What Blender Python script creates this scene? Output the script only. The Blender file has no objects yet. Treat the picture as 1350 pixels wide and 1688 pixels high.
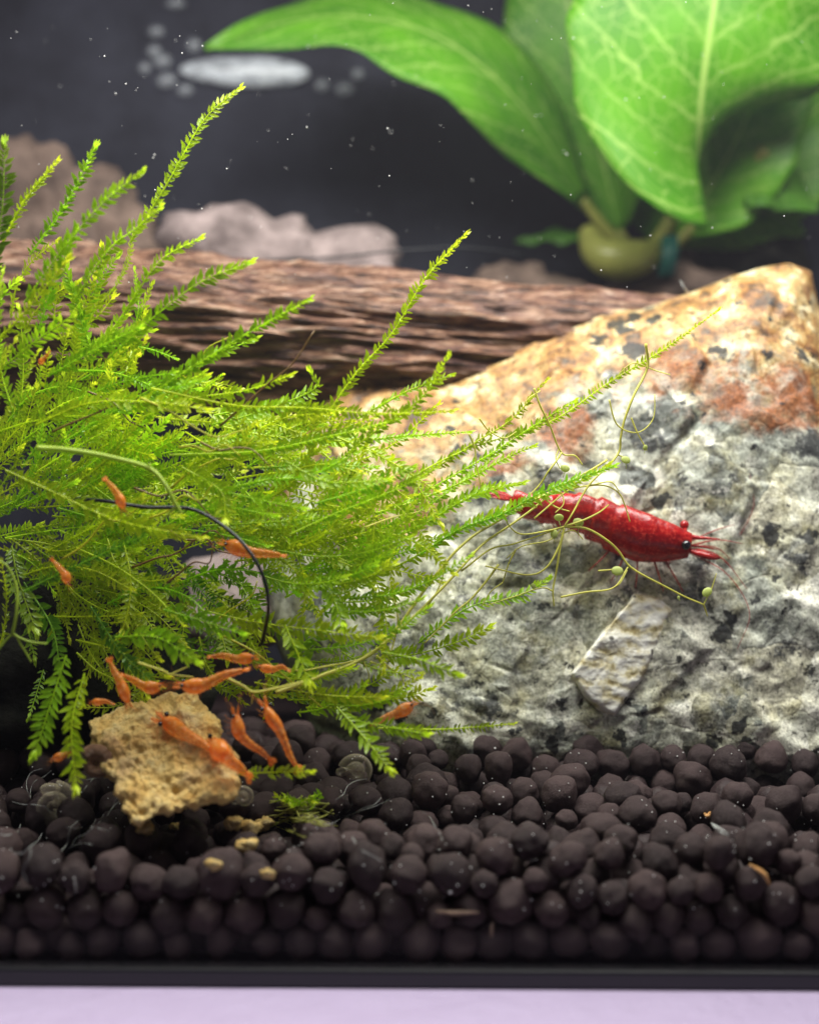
import bpy, bmesh, math, random
import numpy as np
from mathutils import Vector, Matrix, noise
from mathutils.bvhtree import BVHTree

# 1 unit = 1 cm of the real place.  x right, y away from the camera (0 = inner face of the front pane), z up
random.seed(7); rng = np.random.default_rng(7)
sc = bpy.context.scene
C = sc.collection
R = math.radians
PXS = 7.0/1350.0
ROLL = 0.0059
CAMY, FOC = -12.0, 13.0

# ------------------------------------------------------------------ camera
cam = bpy.data.cameras.new('camera'); co = bpy.data.objects.new('camera', cam); C.objects.link(co)
co.matrix_world = Matrix.Translation((0, CAMY, 0)) @ Matrix.Rotation(R(90), 4, 'X') @ Matrix.Rotation(ROLL, 4, 'Z')
cam.sensor_fit = 'VERTICAL'; cam.sensor_height = 24.0
cam.lens = 12.0/((844*PXS)/FOC)
cam.clip_start = 0.05; cam.clip_end = 500
cam.dof.use_dof = True; cam.dof.focus_distance = 13.9
cam.dof.aperture_fstop = cam.lens*0.001/0.30
sc.camera = co

# ------------------------------------------------------------------ room light, tank lamp, exposure
w = bpy.data.worlds.new('World'); sc.world = w; w.use_nodes = True
bg = w.node_tree.nodes['Background']; bg.inputs['Color'].default_value = (0.78, 0.70, 0.92, 1); bg.inputs['Strength'].default_value = 0.11
def area(name, loc, target, sx, sy, energy, col):
    l = bpy.data.lights.new(name, 'AREA'); l.shape = 'RECTANGLE'; l.size = sx; l.size_y = sy; l.energy = energy; l.color = col
    o = bpy.data.objects.new(name, l); C.objects.link(o)
    o.location = loc
    o.rotation_euler = (Vector(target)-Vector(loc)).to_track_quat('-Z', 'Y').to_euler()
    return o
area('tank_lamp', (0.5, 0.6, 8.4), (0.3, 1.6, -2), 13, 3.8, 3100, (1.0, 0.985, 0.93))
sc.view_settings.view_transform = 'Standard'; sc.view_settings.look = 'None'
sc.view_settings.exposure = 0.22; sc.view_settings.gamma = 1.0
sc.cycles.use_denoising = True
sc.cycles.max_bounces = 10; sc.cycles.transparent_max_bounces = 24

# ------------------------------------------------------------------ helpers
def P(px, py, y):
    dx, dy = px-675.0, py-844.0
    dx, dy = dx+ROLL*dy, dy-ROLL*dx
    k = PXS*(y-CAMY)/FOC
    return Vector((dx*k, y, -dy*k))
def pix(p): return p.x/PXC(p.y)+675, -p.z/PXC(p.y)+844
def PXC(y): return PXS*(y-CAMY)/FOC

class MB:
    def __init__(s): s.v=[]; s.f=[]; s.a=[]
    def add(s, vs, fs, a=None):
        o=len(s.v); s.v.extend([tuple(p) for p in vs]); s.f.extend([tuple(i+o for i in f) for f in fs])
        s.a.extend(a if a is not None else [0.0]*len(vs))
    def tube(s, pts, rad, n=6, a=None, cap=True):
        m=len(pts); vs=[]; at=[]
        if not hasattr(rad,'__len__'): rad=[rad]*m
        T=(pts[1]-pts[0]).normalized(); U=T.orthogonal().normalized()
        for i in range(m):
            T=((pts[min(i+1,m-1)]-pts[max(i-1,0)])).normalized()
            U=(U-T*U.dot(T)); U = U.normalized() if U.length>1e-6 else T.orthogonal().normalized()
            S=T.cross(U)
            for k in range(n):
                t=2*math.pi*k/n
                vs.append(pts[i]+(U*math.cos(t)+S*math.sin(t))*rad[i]); at.append(a[i] if a else 0.0)
        fs=[(i*n+k,i*n+(k+1)%n,(i+1)*n+(k+1)%n,(i+1)*n+k) for i in range(m-1) for k in range(n)]
        if cap: fs += [tuple(range(n-1,-1,-1)), tuple(range((m-1)*n,m*n))]
        s.add(vs,fs,at)
    def ball(s, c, r, n=8, m=6, mat=None, a=0.0):
        vs=[];fs=[]
        if not hasattr(r,'__len__'): r=(r,r,r)
        def q(x,y,z):
            p=Vector((x*r[0],y*r[1],z*r[2]))
            if mat is not None: p=mat@p
            return Vector(c)+p
        vs.append(q(0,0,1))
        for i in range(1,m):
            t=math.pi*i/m
            for k in range(n):
                f=2*math.pi*k/n; vs.append(q(math.sin(t)*math.cos(f),math.sin(t)*math.sin(f),math.cos(t)))
        vs.append(q(0,0,-1)); L=len(vs)-1
        for k in range(n): fs.append((0,1+k,1+(k+1)%n))
        for i in range(m-2):
            for k in range(n):
                b=1+i*n; fs.append((b+k,b+n+k,b+n+(k+1)%n,b+(k+1)%n))
        b=1+(m-2)*n
        for k in range(n): fs.append((b+k,L,b+(k+1)%n))
        s.add(vs,fs,[a]*len(vs))
    def box(s, x0,x1,y0,y1,z0,z1):
        vs=[(x,y,z) for x in (x0,x1) for y in (y0,y1) for z in (z0,z1)]
        s.add(vs,[(0,1,3,2),(4,6,7,5),(0,4,5,1),(2,3,7,6),(0,2,6,4),(1,5,7,3)])
    def mesh(s, name, mat, smooth=True, attr=None):
        me=bpy.data.meshes.new(name); me.from_pydata(s.v,[],s.f)
        if attr:
            at=me.attributes.new(attr,'FLOAT','POINT'); at.data.foreach_set('value',s.a)
        if mat: me.materials.append(mat)
        if smooth: me.polygons.foreach_set('use_smooth',[True]*len(me.polygons))
        me.update(); return me
    def build(s, name, mat, parent=None, smooth=True, attr=None):
        o=bpy.data.objects.new(name, s.mesh(name,mat,smooth,attr)); C.objects.link(o)
        if parent:
            o.parent=parent; o.matrix_parent_inverse = Matrix.Translation(-parent.location)
        return o
def tag(o,label=None,cat=None,group=None,kind=None):
    if label: o['label']=label
    if cat: o['category']=cat
    if group: o['group']=group
    if kind: o['kind']=kind
    return o
def empty(name, loc, label, cat, group=None):
    o=bpy.data.objects.new(name,None); C.objects.link(o); o.location=loc; o.empty_display_size=.1
    return tag(o,label,cat,group)
def bezel(o, width, seg=2):
    m=o.modifiers.new('bevel','BEVEL'); m.width=width; m.segments=seg
def spline(pts, n):
    pts=[Vector(p) for p in pts]
    if len(pts)==2: return [pts[0].lerp(pts[1],i/(n-1)) for i in range(n)]
    q=[pts[0]*2-pts[1]]+pts+[pts[-1]*2-pts[-2]]
    out=[]; m=len(pts)-1
    for i in range(n):
        t=i/(n-1)*m; k=min(int(t),m-1); u=t-k
        a,b,c,d=q[k],q[k+1],q[k+2],q[k+3]
        out.append(0.5*((2*b)+(c-a)*u+(2*a-5*b+4*c-d)*u*u+(3*b-a-3*c+d)*u**3))
    return out
def lerpl(xs, ys, x):
    return float(np.interp(x, xs, ys))
def plen(pts): return sum((pts[i+1]-pts[i]).length for i in range(len(pts)-1))
def fbm(p,o=4): return noise.fractal(p,1.0,2.0,o)

# ------------------------------------------------------------------ materials
class NT:
    def __init__(s,name):
        s.m=bpy.data.materials.new(name); s.m.use_nodes=True; s.t=s.m.node_tree; s.t.nodes.clear()
        s.out=s.n('ShaderNodeOutputMaterial')
    def n(s,ty,**kw):
        x=s.t.nodes.new(ty)
        for k,v in kw.items(): setattr(x,k,v)
        return x
    def l(s,a,b): s.t.links.new(a,b)
    def put(s,sock,v):
        if isinstance(v,bpy.types.NodeSocket): s.l(v,sock)
        elif v is not None: sock.default_value = (v+(1,)) if isinstance(v,tuple) and len(v)==3 and sock.type=='RGBA' else v
    def coord(s,scale=(1,1,1),kind='Object',loc=(0,0,0)):
        c=s.n('ShaderNodeTexCoord'); m=s.n('ShaderNodeMapping'); m.inputs['Scale'].default_value=scale; m.inputs['Location'].default_value=loc
        s.l(c.outputs[kind],m.inputs['Vector']); return m.outputs[0]
    def noise(s,vec,scale,detail=4,rough=.55,dist=0):
        x=s.n('ShaderNodeTexNoise'); s.put(x.inputs['Vector'],vec); x.inputs['Scale'].default_value=scale
        x.inputs['Detail'].default_value=detail; x.inputs['Roughness'].default_value=rough; x.inputs['Distortion'].default_value=dist
        return x.outputs['Fac']
    def vor(s,vec,scale,feature='F1',out='Distance',rand=1.0):
        x=s.n('ShaderNodeTexVoronoi',feature=feature); s.put(x.inputs['Vector'],vec); x.inputs['Scale'].default_value=scale; x.inputs['Randomness'].default_value=rand
        return x.outputs[out]
    def ramp(s,f,stops,interp='LINEAR'):
        x=s.n('ShaderNodeValToRGB'); x.color_ramp.interpolation=interp; e=x.color_ramp.elements
        while len(e)<len(stops): e.new(.5)
        for i,(p,c) in enumerate(stops):
            e[i].position=p; e[i].color=(c if isinstance(c,tuple) else (c,c,c))+(1,)
        s.put(x.inputs[0],f); return x.outputs[0]
    def mix(s,f,a,b,mode='MIX'):
        x=s.n('ShaderNodeMix',data_type='RGBA',blend_type=mode)
        s.put(x.inputs[0],f); s.put(x.inputs[6],a); s.put(x.inputs[7],b); return x.outputs[2]
    def math(s,op,a,b=None,c=None,clamp=False):
        x=s.n('ShaderNodeMath',operation=op,use_clamp=clamp); s.put(x.inputs[0],a)
        if b is not None: s.put(x.inputs[1],b)
        if c is not None: s.put(x.inputs[2],c)
        return x.outputs[0]
    def attr(s,name):
        x=s.n('ShaderNodeAttribute',attribute_name=name); return x.outputs['Fac']
    def rnd(s): return s.n('ShaderNodeObjectInfo').outputs['Random']
    def bump(s,h,strength=.5,dist=.1,nrm=None):
        x=s.n('ShaderNodeBump'); x.inputs['Strength'].default_value=strength; x.inputs['Distance'].default_value=dist
        s.put(x.inputs['Height'],h)
        if nrm: s.put(x.inputs['Normal'],nrm)
        return x.outputs[0]
    def bsdf(s,col,rough=.5,nrm=None,spec=.5,**kw):
        x=s.n('ShaderNodeBsdfPrincipled'); s.put(x.inputs['Base Color'],col); s.put(x.inputs['Roughness'],rough)
        s.put(x.inputs['Specular IOR Level'],spec); s.put(x.inputs['Normal'],nrm)
        for k,v in kw.items(): s.put(x.inputs[k.replace('_',' ')],v)
        return x.outputs[0]
    def mixs(s,f,a,b):
        x=s.n('ShaderNodeMixShader'); s.put(x.inputs[0],f); s.l(a,x.inputs[1]); s.l(b,x.inputs[2]); return x.outputs[0]
    def transl(s,col,nrm=None):
        x=s.n('ShaderNodeBsdfTranslucent'); s.put(x.inputs['Color'],col); s.put(x.inputs['Normal'],nrm); return x.outputs[0]
    def transp(s,col=(1,1,1)):
        x=s.n('ShaderNodeBsdfTransparent'); s.put(x.inputs['Color'],col); return x.outputs[0]
    def done(s,sh): s.l(sh,s.out.inputs['Surface']); return s.m

def m_plain(name,col,rough=.5,spec=.5):
    t=NT(name); return t.done(t.bsdf(col,rough,None,spec))
def m_rock():
    t=NT('granite'); c=t.coord()
    dist=t.n('ShaderNodeTexNoise'); t.l(c,dist.inputs['Vector']); dist.inputs['Scale'].default_value=3.0; dist.inputs['Detail'].default_value=4
    wv=t.n('ShaderNodeVectorMath',operation='MULTIPLY_ADD'); t.l(dist.outputs['Color'],wv.inputs[0]); wv.inputs[1].default_value=(.24,)*3; t.l(c,wv.inputs[2])
    cw=wv.outputs[0]
    d2=t.n('ShaderNodeTexNoise'); t.l(c,d2.inputs['Vector']); d2.inputs['Scale'].default_value=5.5; d2.inputs['Detail'].default_value=6; d2.inputs['Roughness'].default_value=.7
    w2=t.n('ShaderNodeVectorMath',operation='MULTIPLY_ADD'); t.l(d2.outputs['Color'],w2.inputs[0]); w2.inputs[1].default_value=(.42,)*3; t.l(c,w2.inputs[2]); cq=w2.outputs[0]
    cell=t.vor(cw,1.55,out='Color'); sep=t.n('ShaderNodeSeparateColor'); t.l(cell,sep.inputs[0])
    n1=t.noise(c,5.5,9,.70); n2=t.noise(c,1.15,5,.55); n3=t.noise(c,19,6,.72); n4=t.noise(c,2.6,7,.66,.4)
    base=t.ramp(sep.outputs[0],[(0,(.20,.22,.19)),(.15,(.62,.63,.54)),(.30,(.34,.36,.32)),(.45,(.74,.73,.64)),(.6,(.44,.46,.42)),(.75,(.60,.58,.46)),(.9,(.30,.31,.29)),(1,(.78,.77,.72))],'CONSTANT')
    c2=t.vor(cw,3.8,out='Color'); s2=t.n('ShaderNodeSeparateColor'); t.l(c2,s2.inputs[0])
    sub=t.ramp(s2.outputs[0],[(0,(.13,.14,.135)),(.2,(.55,.56,.49)),(.42,(.36,.37,.33)),(.6,(.76,.75,.68)),(.8,(.48,.47,.38))],'CONSTANT')
    base=t.mix(t.ramp(t.noise(c,1.8,4,.6),[(.42,.1),(.55,.9)]),base,sub)
    base=t.mix(1.0,base,t.ramp(n4,[(.36,.55),(.46,.93),(.55,1.05),(.64,1.25)]),'MULTIPLY')
    base=t.mix(1.0,base,t.ramp(n1,[(.38,.50),(.5,1.0),(.60,1.25)]),'MULTIPLY')
    wht=t.ramp(t.noise(c,3.4,9,.72),[(.62,0),(.66,.7)])
    base=t.mix(wht,base,(.86,.85,.80))
    blk=t.noise(cq,1.9,9,.70); blk=t.ramp(blk,[(.575,0),(.60,1)])
    base=t.mix(t.math('MULTIPLY',blk,.93),base,t.mix(n3,(.015,.017,.02),(.12,.125,.13)))
    base=t.mix(t.ramp(n3,[(.56,0),(.72,.4)]),base,(.9,.89,.84))
    # olive algae film low down on the stone
    base=t.mix(t.ramp(t.noise(c,2.6,6,.6),[(.48,0),(.64,.42)]),base,(.40,.36,.15))
    # stain: iron along the upper band
    st=t.attr('stain')
    s1=t.math('ADD',st,t.math('MULTIPLY_ADD',n2,1.3,-.65)); s1=t.math('ADD',s1,t.math('MULTIPLY_ADD',n1,.9,-.45))
    sm=t.ramp(s1,[(.40,0),(.60,1)])
    och=t.ramp(t.noise(cw,3.1,7,.66),[(.37,(.06,.026,.012)),(.43,(.26,.105,.026)),(.49,(.40,.215,.062)),(.555,(.48,.33,.13)),(.63,(.74,.66,.45))])
    base=t.mix(t.math('MULTIPLY',sm,.88),base,och)
    rs=t.math('ADD',t.attr('rust'),t.math('MULTIPLY_ADD',t.noise(cw,2.4,6,.62),1.5,-.75))
    base=t.mix(t.math('MULTIPLY',t.ramp(rs,[(.46,0),(.66,1)]),t.ramp(n1,[(.40,.35),(.55,.9)])),base,t.mix(n3,(.12,.032,.014),(.42,.145,.045)))
    base=t.mix(t.math('MULTIPLY',t.ramp(t.noise(cw,6.5,6,.7),[(.57,0),(.62,1)]),t.math('MULTIPLY',sm,.7)),base,(.10,.05,.02))
    # black mica
    mc=t.math('ADD',t.vor(cq,3.3),t.math('MULTIPLY_ADD',t.noise(c,1.6,5,.6),-1.5,.70))
    mm=t.ramp(mc,[(.10,1),(.15,0)])
    base=t.mix(t.math('MULTIPLY',mm,.93),base,(.022,.024,.028))
    sp=t.ramp(t.math('ADD',t.vor(cq,9.0),t.math('MULTIPLY_ADD',t.noise(c,3.2,3),-.6,.25)),[(.08,1),(.15,0)])
    base=t.mix(t.math('MULTIPLY',sp,.85),base,(.035,.033,.03))
    # mineral fracture lines
    fr=t.ramp(t.vor(cw,1.55,'DISTANCE_TO_EDGE'),[(0,1),(.03,0)])
    base=t.mix(t.math('MULTIPLY',fr,.22),base,(.16,.15,.10))
    h=t.math('ADD',t.math('MULTIPLY',n1,.6),t.math('MULTIPLY',n3,.35))
    h=t.math('ADD',h,t.math('MULTIPLY',sep.outputs[1],.22))
    h=t.math('SUBTRACT',h,t.math('MULTIPLY',fr,.25))
    al=t.math('ADD',t.attr('algae_shade'),t.math('MULTIPLY_ADD',n1,.9,-.45))
    base=t.mix(t.math('MULTIPLY',t.ramp(al,[(.35,0),(.75,1)]),.75),base,(.085,.10,.035))  # greenish stain, with the shade under the moss darkened into the same colour
    n5=t.noise(c,38,4,.75)
    base=t.mix(1.0,base,t.ramp(n5,[(.38,.52),(.5,1.0),(.62,1.22)]),'MULTIPLY')
    base=t.mix(1.0,base,(.88,.875,.83),'MULTIPLY')
    nr=t.bump(h,.5,.03)
    return t.done(t.bsdf(base,t.ramp(n3,[(.3,.3),(.7,.6)]),nr,.22))
def m_crystal():
    t=NT('feldspar_crystal'); c=t.coord()
    w=t.n('ShaderNodeTexWave',wave_type='BANDS',bands_direction='Z'); mp=t.coord((1,1,1)); t.l(mp,w.inputs['Vector'])
    w.inputs['Scale'].default_value=1.7; w.inputs['Distortion'].default_value=9; w.inputs['Detail'].default_value=4; w.inputs['Detail Scale'].default_value=1.6
    n=t.noise(c,6,6,.65)
    col=t.ramp(t.math('ADD',t.math('MULTIPLY',w.outputs['Fac'],.14),t.math('MULTIPLY',n,.88)),[(.34,(.30,.24,.11)),(.43,(.66,.59,.38)),(.52,(.80,.77,.64)),(.64,(.88,.87,.80))])
    col=t.mix(t.ramp(t.math('ADD',t.vor(c,4.5),t.math('MULTIPLY_ADD',n,-.5,.22)),[(.06,.9),(.12,0)]),col,(.05,.045,.035))
    h=t.math('MULTIPLY_ADD',w.outputs['Fac'],.3,n)
    return t.done(t.bsdf(col,.35,t.bump(h,.5,.03),.3))
def m_wood():
    t=NT('driftwood'); c=t.coord((.75,3.6,5.0))
    n=t.noise(c,3.2,8,.62,.5); n2=t.noise(c,8.5,6,.65,.3); n3=t.noise(t.coord(),3,4)
    col=t.ramp(t.math('ADD',t.math('MULTIPLY',n,.65),t.math('MULTIPLY',n2,.35)),[(.38,(.022,.010,.007)),(.45,(.12,.052,.03)),(.51,(.33,.165,.10)),(.57,(.58,.35,.235)),(.66,(.80,.62,.48))])
    col=t.mix(t.ramp(n3,[(.45,0),(.7,.35)]),col,(.30,.17,.17))
    h=t.math('ADD',n,t.math('MULTIPLY',n2,.7))
    return t.done(t.bsdf(col,.42,t.bump(h,1.0,.16),.5))
def m_stone(name,a,b,scale=3,rough=.7,spec=.3):
    t=NT(name); c=t.coord(); n=t.noise(c,scale,8,.65)
    return t.done(t.bsdf(t.ramp(n,[(.32,a),(.68,b)]),rough,t.bump(n,.8,.15),spec))
def m_soil():
    t=NT('soil_pellet_clay'); c=t.coord(); n=t.noise(c,9,6,.65); n2=t.noise(c,34,3,.6); r=t.rnd()
    col=t.mix(r,(.021,.0105,.0115),(.056,.033,.033))
    col=t.mix(t.ramp(n,[(.5,0),(.72,.5)]),col,(.075,.056,.052))
    dust=t.ramp(t.noise(c,60,2,.5),[(.70,0),(.76,1)])
    col=t.mix(t.math('MULTIPLY',dust,.5),col,(.34,.29,.25))
    return t.done(t.bsdf(col,.62,t.bump(t.math('ADD',n,t.math('MULTIPLY',n2,.5)),.5,.04),.30))
def m_moss(name,base,tip,tr=.55):
    t=NT(name); a=t.attr('tip'); r=t.rnd(); n=t.noise(t.coord(),2.2,3)
    col=t.mix(a,base,tip)
    hs=t.n('ShaderNodeHueSaturation'); t.put(hs.inputs['Color'],col)
    t.put(hs.inputs['Hue'],t.math('MULTIPLY_ADD',r,.05,.475)); t.put(hs.inputs['Value'],t.math('MULTIPLY_ADD',n,1.0,.5)); hs.inputs['Saturation'].default_value=1.0
    b=t.bsdf(hs.outputs[0],.3,None,.6)
    return t.done(t.mixs(tr,b,t.transl(hs.outputs[0])))
def m_leaf(name,base,vein,dark):
    t=NT(name); u=t.attr('u'); v=t.attr('v'); au=t.math('ABSOLUTE',u)
    cmb=t.n('ShaderNodeCombineXYZ'); t.l(u,cmb.inputs[0]); t.l(t.math('MULTIPLY',v,2.6),cmb.inputs[1])
    n=t.noise(cmb.outputs[0],3.5,4,.6); 
    ph=t.math('ADD',t.math('MULTIPLY_ADD',v,9.0,t.math('MULTIPLY',au,-2.4)),t.math('MULTIPLY',n,.9))
    tri=t.math('PINGPONG',ph,.5)
    sec=t.ramp(tri,[(0,1),(.075,0)])
    wv=t.n('ShaderNodeVectorMath',operation='MULTIPLY_ADD'); nn=t.n('ShaderNodeTexNoise'); t.l(cmb.outputs[0],nn.inputs['Vector']); nn.inputs['Scale'].default_value=4
    t.l(nn.outputs['Color'],wv.inputs[0]); wv.inputs[1].default_value=(.12,)*3; t.l(cmb.outputs[0],wv.inputs[2])
    ret=t.ramp(t.vor(wv.outputs[0],9.5,'DISTANCE_TO_EDGE'),[(0,1),(.055,0)])
    mid=t.ramp(au,[(.008,.8),(.035,0)])
    vn=t.ramp(t.noise(cmb.outputs[0],2.2,4),[(.35,.25),(.6,1)])
    vm=t.math('MAXIMUM',t.math('MULTIPLY',sec,t.math('MULTIPLY',vn,.75)),t.math('MAXIMUM',t.math('MULTIPLY',ret,t.math('MULTIPLY',vn,.6)),mid))
    b=t.mix(t.ramp(t.noise(cmb.outputs[0],1.6,3),[(.35,0),(.65,1)]),base,dark)
    col=t.mix(vm,b,vein)
    nr=t.bump(vm,-.35,.05)
    bs=t.bsdf(col,.42,nr,.4)
    return t.done(t.mixs(.55,bs,t.transl(col,nr)))
def m_strand(name,col,tr=.4):
    t=NT(name); n=t.noise(t.coord(),3,3); c=t.mix(n,tuple(x*.65 for x in col),tuple(min(1,x*1.35) for x in col))
    return t.done(t.mixs(tr,t.bsdf(c,.35,None,.5),t.transl(c)))
def m_shrimp(name,a,b,spot,alpha,sc_=7.0):
    t=NT(name); c=t.coord(); n=t.noise(c,sc_,6,.65); s2=t.noise(c,sc_*4,3,.6)
    d=t.attr('shade')     # per-part pigment density: 1 = opaque shell, 0 = clear shell
    col=t.mix(t.ramp(n,[(.35,0),(.65,1)]),a,b)
    col=t.mix(t.ramp(s2,[(.52,0),(.66,.8)]),col,spot)
    sh=t.bsdf(col,.24,t.bump(s2,.25,.03),.6,Coat_Weight=.3)
    sh=t.mixs(.28 if alpha>.9 else .42,sh,t.transl(col))
    cl=t.mixs(.18,t.transp(tuple(min(1,.72+.28*x) for x in b)),t.bsdf(tuple(min(1,x*1.1+.05) for x in b),.2,None,.6))
    f=t.math('MULTIPLY',t.math('ADD',d,t.math('MULTIPLY_ADD',n,1.0,-.5)),alpha,clamp=True)
    return t.done(t.mixs(f,cl,sh))
def m_food():
    t=NT('crumbly_food'); c=t.coord(); n=t.noise(c,5,8,.72); n2=t.noise(c,2.0,4); n3=t.noise(c,22,4,.7)
    col=t.ramp(n,[(.24,(.50,.27,.07)),(.36,(.90,.56,.16)),(.54,(.97,.70,.27)),(.72,(.99,.84,.46))])
    col=t.mix(t.ramp(n2,[(.54,0),(.70,.6)]),col,(.46,.29,.19))
    col=t.mix(t.ramp(n3,[(.6,0),(.75,.6)]),col,(.85,.70,.40))
    return t.done(t.mixs(.05,t.bsdf(col,.8,t.bump(t.math('ADD',n,n3),1.0,.10),.25),t.transl(col)))
def m_glass():
    t=NT('pane_glass'); f=t.n('ShaderNodeFresnel'); f.inputs['IOR'].default_value=1.22
    g=t.n('ShaderNodeBsdfGlossy'); g.inputs['Roughness'].default_value=.02
    return t.done(t.mixs(t.math('MULTIPLY',f.outputs[0],.45),t.transp((.985,.99,.985)),g.outputs[0]))
def m_clear(name,tint,f):
    t=NT(name); fr=t.n('ShaderNodeLayerWeight'); fr.inputs['Blend'].default_value=.35
    b=t.bsdf(tint,.12,None,.7)
    return t.done(t.mixs(t.math('MULTIPLY_ADD',fr.outputs['Facing'],.75,f,clamp=True),t.transp(),b))

def m_glint(k=1.0):
    t=NT('painted_lamp_glint'); fr=t.n('ShaderNodeLayerWeight'); fr.inputs['Blend'].default_value=.5
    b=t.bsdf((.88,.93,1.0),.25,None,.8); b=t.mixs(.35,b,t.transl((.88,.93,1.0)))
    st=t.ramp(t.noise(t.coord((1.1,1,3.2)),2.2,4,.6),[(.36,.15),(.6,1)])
    return t.done(t.mixs(t.math('MULTIPLY',t.ramp(fr.outputs['Facing'],[(.05,k),(.62,.0)]),st),t.transp(),b))  # lamp's reflection painted as a white core fading to a clear rim
M=dict(glint_faint=m_glint(.35),rock=m_rock(),crystal=m_crystal(),wood=m_wood(),soil=m_soil(),
  back=m_stone('black_backing',(.016,.016,.022),(.050,.052,.072),.55,.9,.1),
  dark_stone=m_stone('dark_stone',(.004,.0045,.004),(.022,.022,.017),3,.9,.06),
  pale_stone=m_stone('pale_stone',(.07,.05,.048),(.33,.26,.25),1.8),
  brown_stone=m_stone('brown_stone',(.035,.022,.018),(.24,.165,.13),2.2),
  moss_b=m_strand('old_moss_stem',(.20,.11,.03),.2),
  moss=m_moss('moss_green',(.29,.50,.006),(.74,.94,.04)),
  moss_y=m_moss('moss_yellow_green',(.35,.57,.006),(.80,.94,.04)),
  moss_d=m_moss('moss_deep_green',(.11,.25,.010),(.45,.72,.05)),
  stemmoss=m_strand('moss_stem',(.60,.60,.03),.3),
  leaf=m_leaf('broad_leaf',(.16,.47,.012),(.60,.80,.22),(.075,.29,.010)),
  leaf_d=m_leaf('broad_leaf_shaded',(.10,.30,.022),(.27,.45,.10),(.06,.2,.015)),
  stalk=m_strand('leaf_stalk',(.42,.43,.10)),
  strand=m_strand('bladderwort_green',(.72,.70,.14),.35),
  tendril=m_strand('tendril_green',(.42,.56,.06)),
  leaflet=m_strand('leaflet_green',(.66,.74,.26),.55),
  red=m_shrimp('red_shell',(.22,.002,.005),(.50,.010,.009),(.62,.06,.04),1.0),
  orange=m_shrimp('orange_shell',(.90,.19,.010),(.98,.37,.04),(.99,.70,.36),.52),
  eye=m_plain('eye_black',(.006,.006,.008),.15,.7),
  food=m_food(), glass=m_glass(),
  trim=m_plain('black_silicone',(.012,.012,.015),.35,.5),
  table=m_stone('lilac_white_table',(.55,.455,.655),(.58,.485,.69),2,.4),
  thread=m_plain('black_thread',(.008,.009,.012),.4,.4),
  glint=m_glint(1.25),
  film=m_clear('clear_shell',(.55,.48,.34),.10),
  shell=m_stone('brown_shell',(.10,.05,.03),(.26,.15,.09),6,.3),
  ring=m_stone('orange_shell_lip',(.55,.25,.07),(.75,.45,.18),6,.4),
  biofilm=m_clear('white_biofilm',(.55,.57,.55),.05),
  speck=m_plain('white_speck',(.8,.8,.78),.5,.5),
  teal=m_plain('teal_plastic',(.008,.11,.085),.45,.5),
  twig=m_stone('pale_twig',(.22,.14,.10),(.40,.28,.2),8,.6))

# ------------------------------------------------------------------ tank and table
ZB=P(675,1631,-.2).z
tank=empty('aquarium',(0,0,ZB),'glass aquarium with black bottom edge and black back standing on the lilac table','aquarium')
b=MB(); b.box(-9,9,-.2,0,ZB+.155,5.6); b.build('front_pane',M['glass'],tank,False)
b=MB(); b.box(-9,9,-.2,-.003,ZB+.002,ZB+.15); o=b.build('bottom_trim',M['trim'],tank,False); bezel(o,.03)
b=MB(); b.box(-9,9,.003,9.4,ZB+.004,ZB+.12); b.build('bottom_pane',M['trim'],tank,False)
b=MB(); b.box(-12,12,9.5,9.7,ZB+.004,8); b.build('back_pane',M['back'],tank,False)
b=MB(); b.box(-30,30,-1.9,14,ZB-1.5,ZB); o=b.build('table',M['table'],None,False); bezel(o,.1)
tag(o,'pale lilac white table top under the front edge of the tank','table')

WATER=True
if WATER:
    b=MB(); b.box(-8.9,8.9,.004,9.44,ZB+.13,5.2); t=NT('water_body'); v=t.n('ShaderNodeVolumePrincipled'); v.inputs['Color'].default_value=(.86,.84,1,1); v.inputs['Density'].default_value=.0028; v.inputs['Anisotropy'].default_value=.2
    t.l(v.outputs[0],t.out.inputs['Volume']); o=b.build('water',t.m,None,False); tag(o,kind='structure')
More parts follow.
